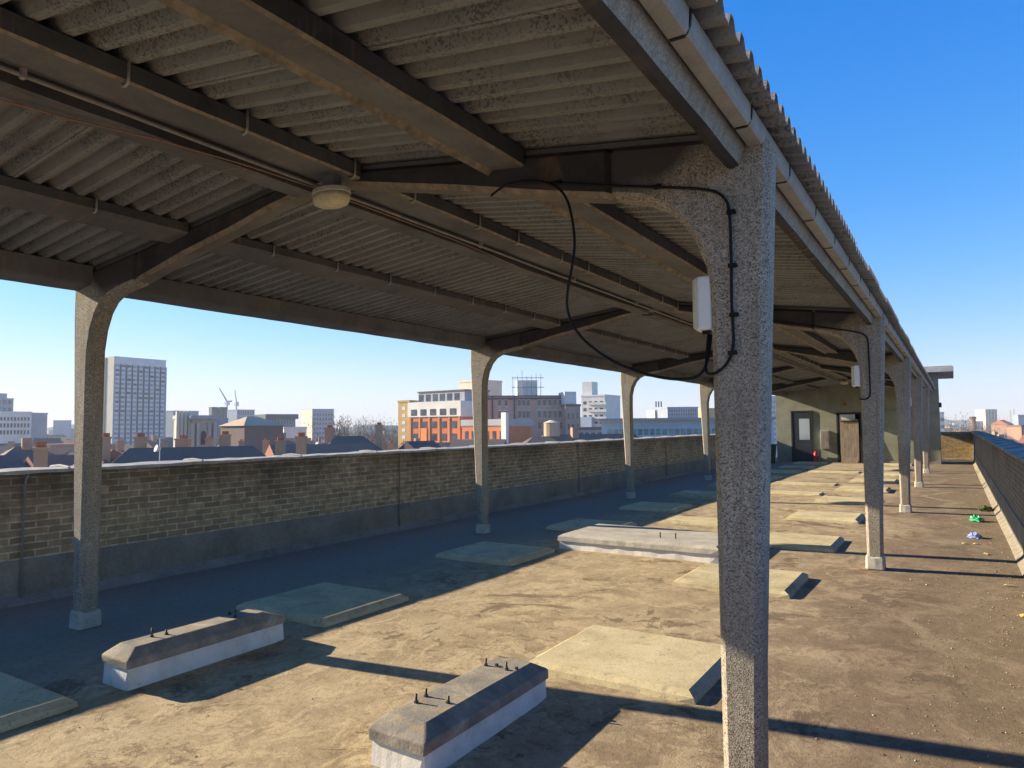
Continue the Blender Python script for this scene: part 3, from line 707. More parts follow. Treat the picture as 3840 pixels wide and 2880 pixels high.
ex = thing('fire_extinguisher', 'red fire extinguisher on the deck by the penthouse wall', 'fire extinguisher', (-4.05, PY-.15, 0))
MB().tube([(-4.05, PY-.15, 0), (-4.05, PY-.15, .03), (-4.05, PY-.15, .36), (-4.05, PY-.15, .42), (-4.05, PY-.15, .45)], [.07, .08, .08, .05, .025], 14).build('cylinder', mt_red, ex, smooth=True)
MB().tube([(-4.05, PY-.15, .45), (-4.05, PY-.15, .50)], .02, 8).box(-4.08, -3.98, PY-.16, PY-.14, .48, .50).build('valve', mt_black, ex)
MB().tube(smooth([(-4.04, PY-.17, .47), (-3.97, PY-.2, .42), (-3.96, PY-.22, .25), (-3.97, PY-.21, .12)]), .012, 6).build('hose', mt_black, ex)
# rain pipe by the last left column
rp = thing('rain_pipe', 'slim pale rainwater pipe rising beside the far left end of the canopy', 'pipe', (-5.75, PY-1.0, 0))
MB().tube([(-5.75, PY-1.0, 0), (-5.75, PY-1.0, 2.78), (-5.6, PY-1.0, 2.85)], .04, 8).build('pipe', mt_coping, rp, smooth=True)
bn = thing('dustbin', 'dark green bin standing beside the last left column near the penthouse', 'bin', (-5.6, 30.0, 0))  # plain lidded bin, holds no plants
MB().hexa([(-5.8, 29.8, 0), (-5.42, 29.8, 0), (-5.42, 30.2, 0), (-5.8, 30.2, 0)], [(-5.86, 29.75, .72), (-5.36, 29.75, .72), (-5.36, 30.25, .72), (-5.86, 30.25, .72)]).build('body', mt_greenD, bn)
MB().box(-5.88, -5.34, 29.73, 30.27, .723, .77).build('lid', mt_greenD, bn, bevel=.01)
# shrub by left wall
sh = thing('shrub', 'small leafy green shrub growing against the far left parapet', 'shrub', (-6.2, 28.4, 0))
lf = MB()
for i in range(900):
    a = random.uniform(0, 6.28); r_ = random.random()**.5*.34; z_ = random.uniform(.1, 1.0); r_ *= (1.1-abs(z_-.5))
    c_ = Vector((-6.2+r_*math.cos(a), 28.4+r_*1.2*math.sin(a), z_)); d1 = Vector((random.uniform(-1, 1), random.uniform(-1, 1), random.uniform(-1, 1))).normalized()*.04; d2 = d1.cross(Vector((random.uniform(-1, 1), random.uniform(-1, 1), random.uniform(-1, 1)))).normalized()*.025
    lf.add([c_-d1, c_+d2, c_+d1, c_-d2], [(0, 1, 2, 3)])
lf.build('foliage', mt_bush, sh, fix=False)
stm = MB()
for i in range(6): stm.tube([(-6.2+.03*i-.08, 28.4, 0), (-6.2+random.uniform(-.2, .2), 28.4+random.uniform(-.2, .2), .8)], [.014, .005], 5)
stm.build('stem', mt_bolt, sh)

# ------------------------------------------------------------------ litter
def crumple(name, label, cat, x, y, r_, h, m_, n=90):
    me_ = MB(); vs = []; fs = []
    nu, nv = 14, 8
    for j in range(nv+1):
        for i in range(nu):
            a = 2*math.pi*i/nu; ph_ = math.pi/2*j/nv
            rr = r_*math.cos(ph_)*(1+random.uniform(-.35, .35)); vs.append((x+rr*math.cos(a), y+rr*1.3*math.sin(a), .004+h*math.sin(ph_)*(1+random.uniform(-.4, .4))))
    fs = [(j*nu+i, j*nu+(i+1) % nu, (j+1)*nu+(i+1) % nu, (j+1)*nu+i) for j in range(nv) for i in range(nu)]
    me_.add(vs, fs); return tag(me_.build(name, m_, fix=False), label, cat)
mg = M_simple('green_plastic', (.05, .42, .20), rough=.35, var=.3, scale=20, bump=0)
mbp = M_simple('blue_plastic', (.30, .40, .68), rough=.35, var=.4, scale=20, bump=0)
my = M_simple('yellow_leaf', (.62, .48, .16), rough=.7, var=.2, scale=20, bump=0)
crumple('plastic_bag', 'crumpled green plastic bag lying near the right parapet', 'litter', 1.09, 13.75, .095, .075, mg)
crumple('plastic_bag', 'crumpled pale blue plastic bag lying in front of the green one', 'litter', 1.02, 11.7, .085, .06, mbp)
crumple('moss_clump', 'dark clump of moss on the deck near the foot of the right parapet', 'moss', 1.25, 15.45, .12, .07, mt_bush)
lvs = [(1.22, 8.45), (.89, 11.05), (1.02, 11.1), (1.1, 10.3), (1.25, 7.2)]
lbs = ['dry yellow leaf on the deck nearest the right parapet foot', 'left one of two dry leaves in front of the blue bag', 'right one of two dry leaves in front of the blue bag', 'dry leaf lying alone behind the two leaves before the blue bag', 'dry leaf lying in the gravel by the right parapet']
for (x, y), l_ in zip(lvs, lbs):
    me_ = MB(); a = random.uniform(0, 3); c_, s_ = math.cos(a), math.sin(a)
    P = [(-.045, 0, .004), (-.015, .022, .016), (.03, .018, .01), (.05, 0, .018), (.025, -.02, .012), (-.015, -.02, .02)]
    me_.add([(x+px*c_-py*s_, y+px*s_+py*c_, pz) for px, py, pz in P], [(0, 1, 2, 3, 4, 5)])
    tag(me_.build('dry_leaf', my, fix=False), l_, 'leaf', 'dry leaves on the deck')
gv = MB()
for i in range(2000):
    if random.random() < .93:
        x = random.gauss(.95, .28); y = random.uniform(3.2, 24)
        if random.random() < .4: x = random.gauss(1.25, .12)
    else: x = random.uniform(-3.4, 1.4); y = random.uniform(1.2, 12)
    if not (-3.4 < x < 1.38): continue
    s_ = random.uniform(.0025, .007)*(1.5 if random.random() < .08 else 1)
    z_ = fz(x, y)+s_*.3
    v = [(x+s_*random.uniform(.6, 1.4)*dx, y+s_*random.uniform(.6, 1.4)*dy, z_+s_*dz) for dx, dy, dz in ((1, 0, 0), (0, 1, 0), (-1, 0, 0), (0, -1, 0), (0, 0, .8))]
    gv.add(v, [(0, 1, 4), (1, 2, 4), (2, 3, 4), (3, 0, 4)], random.choice((0, 0, 1, 2)))
tag(gv.build('gravel', [M_simple('grit_tan', (.33, .25, .16)), M_simple('grit_dark', (.09, .075, .06)), M_simple('grit_pale', (.5, .45, .36))], fix=False), 'scattered grit and small stones on the roof deck', 'gravel', kind='stuff')

# ------------------------------------------------------------------ the city
GZ = -22.0
mm = {}
def cm(key, c, **k):
    if key not in mm: mm[key] = M_simple('city_'+key, c, var=k.get('var', .15), scale=k.get('scale', .25), fine=1.5, bump=0, rough=k.get('rough', .85))
    return mm[key]
c_win = M_glass('city_window', (.045, .06, .08), .12)
c_blue = cm('bluegrey', (.27, .31, .37)); c_white = cm('white', (.66, .65, .60)); c_cream = cm('cream', (.66, .60, .46)); c_grey = cm('grey', (.34, .35, .37))
c_brown = cm('brown_brick', (.30, .185, .13)); c_red = cm('red_brick', (.55, .17, .07)); c_yel = cm('yellow_brick', (.50, .34, .14)); c_tan = cm('tan', (.48, .36, .24))
c_slate = cm('slate', (.145, .11, .09)); c_rtile = cm('red_tile', (.30, .13, .09)); c_stone = cm('stone', (.42, .39, .32)); c_dark = cm('dark', (.10, .10, .11))
c_terra = cm('chimney_pot', (.45, .15, .08)); c_ch = cm('chimney_brick', (.42, .27, .17)); c_lblue = cm('pale_blue_panel', (.40, .50, .58)); c_glassg = M_glass('green_glass', (.08, .22, .22), .1)
c_lilac = cm('tower_panel', (.60, .59, .60))

def block(name, label, cat, u0, u1, vt, D, depth, wall, skew=0, roof=None, win=None, parapet=.6, base=GZ, group=None, vref=None, roofm=None, top=None):
    """a building: front face from the sight line of u0 to that of u1; win=(cols,rows,wfrac,hfrac,z_lo,z_hi,mat,x_lo,x_hi)"""
    p0 = at(u0, vt, D); zt = p0.z if top is None else top
    p1 = at(u1, vt, D+skew)
    A = Vector((p0.x, p0.y, 0)); B = Vector((p1.x, p1.y, 0))
    ex_ = (B-A); w = ex_.length; ex_.normalize(); ey_ = Vector((-ex_.y, ex_.x, 0))
    if ey_.dot(A-Vector((CAM.x, CAM.y, 0))) < 0: ey_ = -ey_
    t = thing(name, label, cat, (A.x+ex_.x*w/2+ey_.x*depth/2, A.y+ex_.y*w/2+ey_.y*depth/2, base), group)
    def P(a, b_, z): q = A+ex_*a+ey_*b_; return (q.x, q.y, z)
    def bx(a0, a1, b0, b1, z0, z1, nme, m_, par=t):
        me_ = MB(); me_.hexa([P(a0, b0, z0), P(a1, b0, z0), P(a1, b1, z0), P(a0, b1, z0)], [P(a0, b0, z1), P(a1, b0, z1), P(a1, b1, z1), P(a0, b1, z1)])
        return me_.build(nme, m_, par)
    bx(0, w, 0, depth, base, zt, 'wall', wall)
    if roof == 'gable' or roof == 'hip':
        hh = roofm[1]; hipi = (min(depth*.35, w*.4) if roof == 'hip' else 0.0)
        me_ = MB(); o_ = .3
        vs = [P(-o_, -o_, zt+.02), P(w+o_, -o_, zt+.02), P(w+o_, depth+o_, zt+.02), P(-o_, depth+o_, zt+.02), P(hipi-(o_ if not hipi else 0), depth/2, zt+hh), P(w-hipi+(o_ if not hipi else 0), depth/2, zt+hh)]
        me_.add(vs, [(0, 1, 5, 4), (1, 2, 5), (2, 3, 4, 5), (3, 0, 4), (0, 3, 2, 1)]); me_.build('roof', roofm[0], t)
    else:
        bx(-.15, w+.15, -.15, depth+.15, zt, zt+parapet, 'roof', roofm[0] if roofm else wall)
    if win:
        for wi in (win if isinstance(win, list) else [win]):
            nc, nr, wf, hf, zl, zh, m_ = wi[:7]; xl, xh = (wi[7], wi[8]) if len(wi) > 7 else (0.03, .97)
            z0 = zt+zl*(zt-base) if zl < 0 else zl; cw = (xh-xl)*w/nc; chh = (zh-zl)/nr
            me_ = MB(); a0 = -cw*wf/2; a1 = cw*wf/2
            # one window pane mesh, copied
            def wmesh():
                m0 = MB(); q = [P(xl*w+cw/2+a0, -.06, zl+chh*.5-chh*hf/2), P(xl*w+cw/2+a1, -.06, zl+chh*.5-chh*hf/2)]
                m0.hexa([P(xl*w+cw/2+a0, -.06, zl+chh*.5-chh*hf/2), P(xl*w+cw/2+a1, -.06, zl+chh*.5-chh*hf/2), P(xl*w+cw/2+a1, .1, zl+chh*.5-chh*hf/2), P(xl*w+cw/2+a0, .1, zl+chh*.5-chh*hf/2)],
                        [P(xl*w+cw/2+a0, -.06, zl+chh*.5+chh*hf/2), P(xl*w+cw/2+a1, -.06, zl+chh*.5+chh*hf/2), P(xl*w+cw/2+a1, .1, zl+chh*.5+chh*hf/2), P(xl*w+cw/2+a0, .1, zl+chh*.5+chh*hf/2)])
                return m0
            w0 = wmesh().build('window', m_, t)
            cells = [(r_, c_) for r_ in range(nr-1, -1, -1) for c_ in range(nc)]
            ind = cells[:100]; rest = cells[100:]
            for (r_, c_) in ind:
                if (r_, c_) == (0, 0): continue
                copy_to(w0, t, ex_*cw*c_+Vector((0, 0, chh*r_)))
            if rest:
                if (0, 0) in rest: rest.remove((0, 0))
                m1 = MB(); bv = [Vector(v.co) for v in w0.data.vertices]; bf = [tuple(p.vertices) for p in w0.data.polygons]
                org = Vector(t['_o'])
                for (r_, c_) in rest:
                    o_ = ex_*cw*c_+Vector((0, 0, chh*r_)); m1.add([v+o_+org for v in bv], bf)
                so = m1.build('window_rows', m_, t); so['kind'] = 'stuff'
    t['_w'] = w
    return t, P, w, zt, bx
def zat(v, u, D): return at(u, v, D).z

# tall slab tower
D = 400
t, P, w, zt, bx = block('tower_block', 'tall slab tower block with grey-blue gridded face, beside the left column', 'tower', 430, 623, 1340, D, 24, c_lilac, 14, win=None, roofm=(c_lilac, 0))
nc_, nr_ = 9, 24
for i in range(nc_+1): bx(w*i/nc_-.33, w*i/nc_+.33, -.35, -.02, GZ, zt-3.2, 'mullion', c_dark if i not in (0, 9) else c_grey)
zl = GZ+2
zh = zt-3.2
# windows
w0 = None
cells = [(r_, c_) for r_ in range(nr_-1, -1, -1) for c_ in range(nc_)]
rnd = random.Random(3)
zc = (zh-zl)/nr_; cw = w/nc_; keep = []
for (r_, c_) in cells: keep.append((r_, c_, rnd.choice((0, 0, 0, 0, 2))))
def wbox(m_, r_, c_, wd):
    a0 = c_*cw+cw*.5-cw*wd/2; a1 = a0+cw*wd; z0_ = zl+zc*r_+zc*.38; z1_ = z0_+zc*.5
    m_.hexa([P(a0, -.10, z0_), P(a1, -.10, z0_), P(a1, .1, z0_), P(a0, .1, z0_)], [P(a0, -.10, z1_), P(a1, -.10, z1_), P(a1, .1, z1_), P(a0, .1, z1_)])
c_winb = M_glass('tower_window', (.22, .25, .32), .3); c_wind = M_glass('tower_window_dark', (.035, .045, .075), .15)
for (r_, c_, k) in keep[:100]:
    m_ = MB(); wbox(m_, r_, c_, .62); m_.build('window', c_wind if k else c_winb, t)
m_ = MB()
for (r_, c_, k) in keep[100:]: wbox(m_, r_, c_, .62)
m_.build('window_rows', c_winb, t)['kind'] = 'stuff'
bx(-.25, -.02, 0, 24, GZ, zt+.3, 'gable_wall', c_cream); bx(-.45, -.26, 6.5, 8.5, GZ, zt, 'stair_slot', c_dark)

# left group
t, P, w, zt, bx = block('office_block', 'grey-blue office tower at the left edge of the skyline with plant on its roof', 'building', -60, 51, 1495, 480, 25, c_blue, 6, win=(5, 9, .7, .5, -18, 21.5-2, c_win))
bx(2, w-2, 3, 18, zt+.6, zt+3.4, 'roof_plant', c_grey)
t, P, w, zt, bx = block('office_block', 'long white office with two rows of dark windows, far left', 'building', -60, 119, 1548, 330, 18, c_white, 4, win=[(13, 1, .6, .7, zat(1580, 60, 330)+0, zat(1561, 60, 330), c_win), (13, 1, .6, .7, zat(1606, 60, 330), zat(1584, 60, 330), c_win), (13, 1, .6, .7, zat(1632, 60, 330), zat(1610, 60, 330), c_win)])
bx(w*.25, w*.45, 4, 12, zt+.6, zt+1.8, 'roof_plant', c_grey)
block('office_block', 'plain grey block right of the long white office', 'building', 119, 178, 1553, 335, 16, c_grey, 5)
block('office_block', 'low dark blue slab on the horizon between white office and left column', 'building', 200, 268, 1578, 900, 30, c_blue, 0)
block('office_block', 'mid-height blue-grey block just right of the tall tower', 'building', 650, 745, 1543, 520, 22, c_blue, 10, win=(8, 5, .6, .5, -18, 8, c_win), roofm=(c_blue, 0))
t, P, w, zt, bx = block('church_tower', 'ornate pale stone church tower catching the sun on its left side', 'tower', 668, 716, 1572, 120, 4, c_stone, .3)
for i in range(4): bx(w*i/3.3-.3, w*i/3.3+.15, -.4, .4, zt-5, zt+1.2, 'pinnacle', c_cream)
t, P, w, zt, bx = block('church_tower', 'broad grey stone tower with a tall arched dark niche', 'tower', 722, 805, 1572, 118, 4, c_stone, .5)
for a in (0, .24, .76, 1): bx(a*w-.22, a*w+.22, -.5, 0, GZ, zt-.6, 'buttress', c_stone)
m_ = MB(); zc0 = zat(1668, 760, 118); zc1 = zat(1618, 760, 118)
pp = [(-.35, zc0), (.35, zc0), (.35, zc1-.35)]+[(.35*math.cos(a*math.pi/8), zc1-.35+.45*math.sin(a*math.pi/8)) for a in range(1, 8)]+[(-.35, zc1-.35)]
m_.hexa([P(w*.5+x, -.06, z) for x, z in pp], [P(w*.5+x, .3, z) for x, z in pp]); m_.build('arched_window', c_dark, t)
bx(-.4, w+.4, -.5, 6.4, zt, zt+.5, 'cornice', c_grey)
for i, (a, b_) in enumerate(((794, 813), (826, 835), (841, 852))):
    block('lift_core', ['leftmost dark unfinished lift core under the cranes', 'slim middle lift core under the cranes', 'rightmost lift core under the cranes'][i], 'building', a, b_, 1529, 600, 8, c_dark, 1, group='unfinished lift cores')
block('office_block', 'dark flat block below the lift cores', 'building', 800, 856, 1572, 420, 20, cm('darkblue', (.15, .2, .26)), 3)
block('office_block', 'pale blue slab under the right hand crane', 'building', 856, 876, 1545, 700, 20, c_blue, 0)
block('office_block', 'blue glass block right of the cranes', 'building', 889, 955, 1538, 650, 25, c_blue, 8, win=(7, 6, .7, .55, -18, 18, c_win))
def crane(label, um, vtop, vb, uj, vj, D):
    b0 = at(um, vb, D); tp = at(um, vtop, D); j = at(uj, vj, D)
    t = thing('tower_crane', label, 'crane', (b0.x, b0.y, GZ), 'tower cranes')
    MB().tube([(b0.x, b0.y, GZ), (tp.x, tp.y, tp.z)], .7, 4).build('mast', c_grey, t)
    MB().tube([tp, j], [.7, .35], 4).build('jib', c_grey, t)
    r_ = at(um+(um-uj)*.45+5, vtop-3, D); MB().tube([tp, r_], .7, 4).build('counter_jib', c_grey, t)
    MB().box(tp.x-1.6, tp.x+1.6, tp.y-1.6, tp.y+1.6, tp.z-3, tp.z).build('cab', c_white, t)
crane('left tower crane with its jib leaning up to the left', 852, 1507, 1570, 822, 1454, 700)
crane('right tower crane with its jib nearly upright', 887, 1512, 1570, 881, 1463, 760)
# brown hipped block
t, P, w, zt, bx = block('hipped_house', 'large brown brick block with hipped tan roof above the slate roofs', 'building', 917, 1062, 1597, 130, 8, cm('darkbrown', (.17, .13, .12)), 4, roof='hip', roofm=(c_tan, 1.7))
t, P, w, zt, bx = block('office_block', 'dark block with an overhanging flat cornice on the skyline', 'building', 1003, 1108, 1572, 380, 20, cm('bluebrown', (.2, .2, .25)), 4, win=(9, 1, .5, .75, zat(1590, 1050, 380), zat(1574, 1050, 380), c_win))
bx(-1.2, w+1.2, -1.2, 21, zt+.1, zt+2.6, 'cornice', c_dark)
block('white_terrace', 'low white building below the overhanging cornice block', 'building', 1065, 1150, 1608, 230, 10, c_white, 2)
t, P, w, zt, bx = block('tower_block', 'blue-grey tower block standing left of the bare trees', 'tower', 1172, 1252, 1536, 520, 18, c_blue, 7, win=(7, 8, .6, .5, -14, 12.5, c_wind))
bx(-.2, -.02, 0, 18, GZ, zt+.3, 'gable_wall', c_cream)
# brick and white building
Db = 200
t, P, w, zt, bx = block('apartment_building', 'orange brick and white apartment building left of the second column', 'building', 1535, 1728, 1566, Db, 14, c_red, -15,
    win=[(5, 1, .55, .8, zat(1566, 1600, Db)-3.2, zat(1566, 1600, Db)-.9, c_win), (5, 1, .55, .8, zat(1566, 1600, Db)-6.6, zat(1566, 1600, Db)-4.2, c_win), (5, 1, .55, .8, zat(1566, 1600, Db)-10, zat(1566, 1600, Db)-7.6, c_win)], roofm=(c_white, 0), parapet=.1)
zu = zat(1490, 1600, Db); 
bx(-.3, w+.3, -.35, 13, zt+.1, zt+4.2, 'white_storey', c_white)
for i in range(5): bx(w*(.06+.19*i), w*(.06+.19*i)+w*.11, -.45, -.36, zt+.5, zt+2.2, 'window', c_win)
bx(1, w*.95, 2.5, 12, zt+4.2, zt+7.0, 'roof_pavilion', c_grey)
for i in range(6): bx(1+w*.14*i+.3, 1+w*.14*i+w*.1, 2.4, 2.49, zt+4.5, zt+6.4, 'window', c_win)
bx(.8, w*.97, 2.2, 12.2, zt+7.0, zt+7.3, 'pavilion_roof', c_slate)
for i in range(6): bx(w*.19*i+w*.02, w*.19*i+w*.045, -.25, -.01, GZ, zt-.02, 'pilaster', cm('pilaster', (.50, .24, .11)))
bx(w*.24, w*.36, -.2, -.02, zt-8, zt-3.0, 'orange_panel', cm('orange', (.75, .25, .08)))
t, P, w, zt, bx = block('apartment_building', 'yellow brick stair wing with a column of white windows', 'building', 1493, 1536, 1510, 204, 14, c_yel, -3.5, win=(1, 7, .3, .45, zat(1510, 1510, 203)-15, zat(1510, 1510, 203)-.6, c_white), roofm=(c_yel, 0))
block('roof_plant_room', 'big beige plant room box on the skyline behind the second column', 'building', 1722, 1795, 1436, 225, 10, c_cream, -7)
# long brown brick
Dn = 190
t, P, w, zt, bx = block('brick_warehouse', 'long brown brick warehouse with rows of white-framed windows between second and third columns', 'building', 1727, 2120, 1488, Dn, 16, cm('warehouse_brick', (.56, .33, .25)), 3,
    win=None, roofm=(c_slate, 0), parapet=.3)
zz0 = zt
for row, (a, b_) in enumerate(((.95, 2.5), (3.9, 5.8), (7.1, 8.7))):
    for fx in (.05, .135, .22, .37, .43, .557, .598, .64, .748, .80, .85, .90, .95):
        wn = bx(w*fx-.38, w*fx+.38, -.08, .1, zz0-b_, zz0-a, 'window', c_win)
        if row < 2: bx(w*fx-.5, w*fx+.5, -.14, -.085, zz0-a+.02, zz0-a+.3, 'lintel', c_white, wn); bx(w*fx-.5, w*fx+.5, -.14, -.085, zz0-b_-.2, zz0-b_-.02, 'sill', c_white, wn)
for fx in (.30, .51): bx(w*fx-.2, w*fx+.2, -.3, -.01, GZ, zt, 'downpipe', c_dark)
bx(-.3, w+.3, -.3, 0, zt-.8, zt-.3, 'cornice', c_dark); bx(0, w, -.15, -.01, zt-6.9, zt-6.6, 'string_course', c_tan)
pa = P(w*.62, 4, zt)
bx(w*.55, w*.74, 2, 8, zt+.3, zt+4.6, 'plant_room', c_white)
sc_ = MB()
for i in range(7):
    q = P(w*.50+i*w*.045, 1.2, zt); sc_.tube([(q[0], q[1], zt+.3), (q[0], q[1], zt+6+rnd.uniform(-1, 2))], .09, 4)
for z_ in (2.6, 5.2):
    sc_.tube([P(w*.49, 1.2, zt+z_), P(w*.80, 1.2, zt+z_)], .09, 4)
sc_.build('scaffold', c_grey, t)
t, P, w, zt, bx = block('brick_warehouse', 'darker brick wing with white rooftop box at the right end of the warehouse', 'building', 2121, 2176, 1524, 188, 14, cm('wing_brick', (.40, .28, .22)), 1, win=(3, 5, .4, .55, zat(1524, 2150, 188)-15, zat(1524, 2150, 188)-1.2, c_win), roofm=(c_slate, 0))
bx(0, w*.8, 1, 8, zt+.6, zt+4.0, 'roof_box', c_white)
Do = 175
t, P, w, zt, bx = block('apartment_building', 'low orange brick building with grey roof band behind the second column', 'building', 1733, 1900, 1600, Do, 8, c_red, -12, win=(6, 1, .5, .7, zat(1600, 1733, Do)-3.4, zat(1600, 1733, Do)-.7, c_win), roofm=(c_grey, 0), parapet=.2)
bx(-.2, w+.2, -.3, 9, zt+.2, zt+1.7, 'roof_band', c_grey); bx(w-.6, w+1.0, -1.2, -.35, GZ, zt+3.2, 'stair_tower', c_white)
t, P, w, zt, bx = block('stepped_flats', 'white stepped modern flats with a taller lift tower', 'building', 2180, 2268, 1488, 260, 14, c_white, -4,
    win=[(4, 4, .55, .45, zat(1488, 2220, 260)-11, zat(1488, 2220, 260)-1, c_win)], roofm=(c_white, 0))
bx(-.5, 3.4, 2, 7, zt+.3, zt+5.6, 'lift_tower', c_white)
for i in range(4): bx(w*.3, w+.9, -1.0, -.07, zt-2.6*i-3.1, zt-2.6*i-2.2, 'balcony', c_white)
bx(0, w*.52, -2.0, -.3, GZ, zt-7.5, 'blue_wing', c_lblue)
t, P, w, zt, bx = block('brick_annex', 'low dark annex with a row of black windows below the stepped flats', 'building', 2165, 2262, 1612, 160, 8, c_grey, 0, win=(4, 1, .7, .8, zat(1640, 2200, 160), zat(1620, 2200, 160), c_win), roofm=(c_slate, 0))
# pale blue glass building
Dg = 120
t, P, w, zt, bx = block('glazed_hall', 'long pale blue glazed hall behind the third and fourth columns', 'building', 2256, 2900, 1583, Dg, 12, c_lblue, 3, win=(26, 1, .75, .8, zat(1634, 2400, Dg), zat(1606, 2400, Dg), c_glassg), roofm=(c_white, 0), parapet=.25)
bx(-.4, w+.4, -1.2, 12, zt+.25, zt+.6, 'roof_edge', c_grey)
t, P, w, zt, bx = block('office_block', 'grey-blue ribbed block rising behind the glazed hall', 'building', 2503, 2617, 1531, 330, 18, c_blue, 4, win=(12, 3, .5, .7, zat(1575, 2550, 330), zat(1533, 2550, 330), c_win))
block('office_block', 'small cream block left of the ribbed one behind the glazed hall', 'building', 2455, 2486, 1542, 420, 12, c_cream, 2, win=(3, 4, .5, .5, -10, 17, c_win))
block('office_block', 'ochre block beside the fourth column behind the glazed hall', 'building', 2655, 2695, 1535, 350, 12, c_yel, 2)
block('tower_block', 'slim blue tower right behind the nearest column', 'tower', 2888, 2925, 1488, 500, 14, c_blue, 3, win=(4, 10, .6, .5, -18, 18, c_win))
# distant towers to the right
t, P, w, zt, bx = block('tower_block', 'brown and cream striped tower block on the right horizon', 'tower', 3694, 3738, 1537, 900, 18, c_cream, 6, base=-30)
for i in range(4): bx(w*(.05+.27*i), w*(.05+.27*i)+w*.10, -.5, -.02, -30, zt, 'brick_stripe', c_brown)
block('tower_block', 'left one of two thin pale towers near the right edge', 'tower', 3786, 3792, 1540, 1000, 8, c_white, 0, base=-30); block('tower_block', 'right one of two thin pale towers near the right edge', 'tower', 3798, 3805, 1536, 1000, 8, c_white, 0, base=-30)
block('office_block', 'grey block just right of the penthouse on the horizon', 'building', 3524, 3540, 1549, 450, 12, c_blue, 0, win=(3, 6, .6, .5, -18, 5, c_win))
block('office_block', 'low blue-green block at the right edge of the horizon', 'building', 3818, 3860, 1558, 700, 14, c_blue, 2)
block('terraced_house', 'orange brick house at the right edge beyond the parapet', 'house', 3830, 3875, 1600, 330, 10, c_brown, 2, win=(3, 3, .4, .5, -14, -1.5, c_win), roofm=(c_slate, 0))
block('terraced_house', 'second orange brick house left of the one at the right edge', 'house', 3782, 3800, 1592, 420, 10, c_brown, 2, roof='gable', roofm=(c_rtile, 2.2))
tcx = at(3648, 1563, 400); tch = thing('factory_chimney', 'lone tall brick chimney stack on the right horizon', 'chimney', (tcx.x, tcx.y, GZ))
MB().tube([(tcx.x, tcx.y, GZ), (tcx.x, tcx.y, tcx.z)], [2.2, 1.1], 10).build('stack', c_brown, tch); MB().tube([(tcx.x, tcx.y, tcx.z-1.2), (tcx.x, tcx.y, tcx.z+.1)], 1.5, 10).build('rim', c_dark, tch)

# near slate roofs with chimneys just beyond the left parapet
def long_roof(label, u0, u1, vt, D, depth, m_, skew, hh, wallm=c_ch, roof='gable'):
    zr = zat(vt, (u0+u1)/2, D)
    return block('roof_terrace_block' if False else 'mansion_block', label, 'building', u0, u1, vt, D, depth, wallm, skew, roof=roof, roofm=(m_, hh), top=zr-hh)
long_roof('mansion block with long blue slate roof right of the nearest left column', 345, 1085, 1680, 62, 7, c_slate, 1, 2.6, roof='hip')
long_roof('mansion block with dark slate roof and dormers, middle of the left skyline', 1172, 1500, 1637, 85, 10, c_slate, 2, 3.4, roof='hip')
long_roof('mansion block with red tiled hipped roof left of the nearest left column', 150, 330, 1690, 66, 9, c_rtile, -3, 2.6, roof='hip')
long_roof('low red tiled roof between two brick chimneys', 1055, 1185, 1668, 80, 8, c_rtile, 1, 2.4)
long_roof('red tiled terrace roof in front of the orange building', 1470, 1640, 1660, 95, 9, c_rtile, 1, 2.8, roof='hip')
long_roof('dark tiled gable before the orange building', 1600, 1690, 1655, 90, 7, cm('dktile', (.12, .07, .08)), 3, 2.4)
long_roof('blue slate roofs in front of the brown brick warehouse', 1925, 2190, 1640, 90, 10, c_slate, 2, 2.6, roof='hip')
def chimney(label, u0, u1, vt, vb, D, pots=3):
    a = at(u0, vt, D); b_ = at(u1, vt, D+.5); zb = at(u0, vb, D).z
    A = Vector((a.x, a.y, 0)); B = Vector((b_.x, b_.y, 0)); L_ = (B-A).length; ex_ = (B-A).normalized(); ey_ = Vector((-ex_.y, ex_.x, 0))
    # turn 35 degrees so that the sunlit side shows
    c_ = (A+B)/2; an = R(-38); rx = Vector((ex_.x*math.cos(an)-ex_.y*math.sin(an), ex_.x*math.sin(an)+ex_.y*math.cos(an), 0)); ry = Vector((-rx.y, rx.x, 0)); hw_ = L_*.40; hd = L_*.30
    t = thing('chimney_stack', label, 'chimney', (c_.x, c_.y, zb-4), 'brick chimney stacks beyond the left parapet')
    def bxx(z0, z1, e, n_, m_):
        q = [c_+rx*sx*(hw_+e)+ry*sy*(hd+e) for sx, sy in ((-1, -1), (1, -1), (1, 1), (-1, 1))]
        MB().hexa([(v.x, v.y, z0) for v in q], [(v.x, v.y, z1) for v in q]).build(n_, m_, t)
    hgt = a.z-zb
    bxx(zb-4, a.z-.45, 0, 'stack', c_ch); bxx(a.z-.45, a.z-.30, .07, 'cap', c_ch)
    for i in range(pots):
        q = c_+rx*(hw_*.7*(2*(i+.5)/pots-1)); MB().tube([(q.x, q.y, a.z-.30), (q.x, q.y, a.z)], .11, 8).build('chimney_pot', c_terra, t)
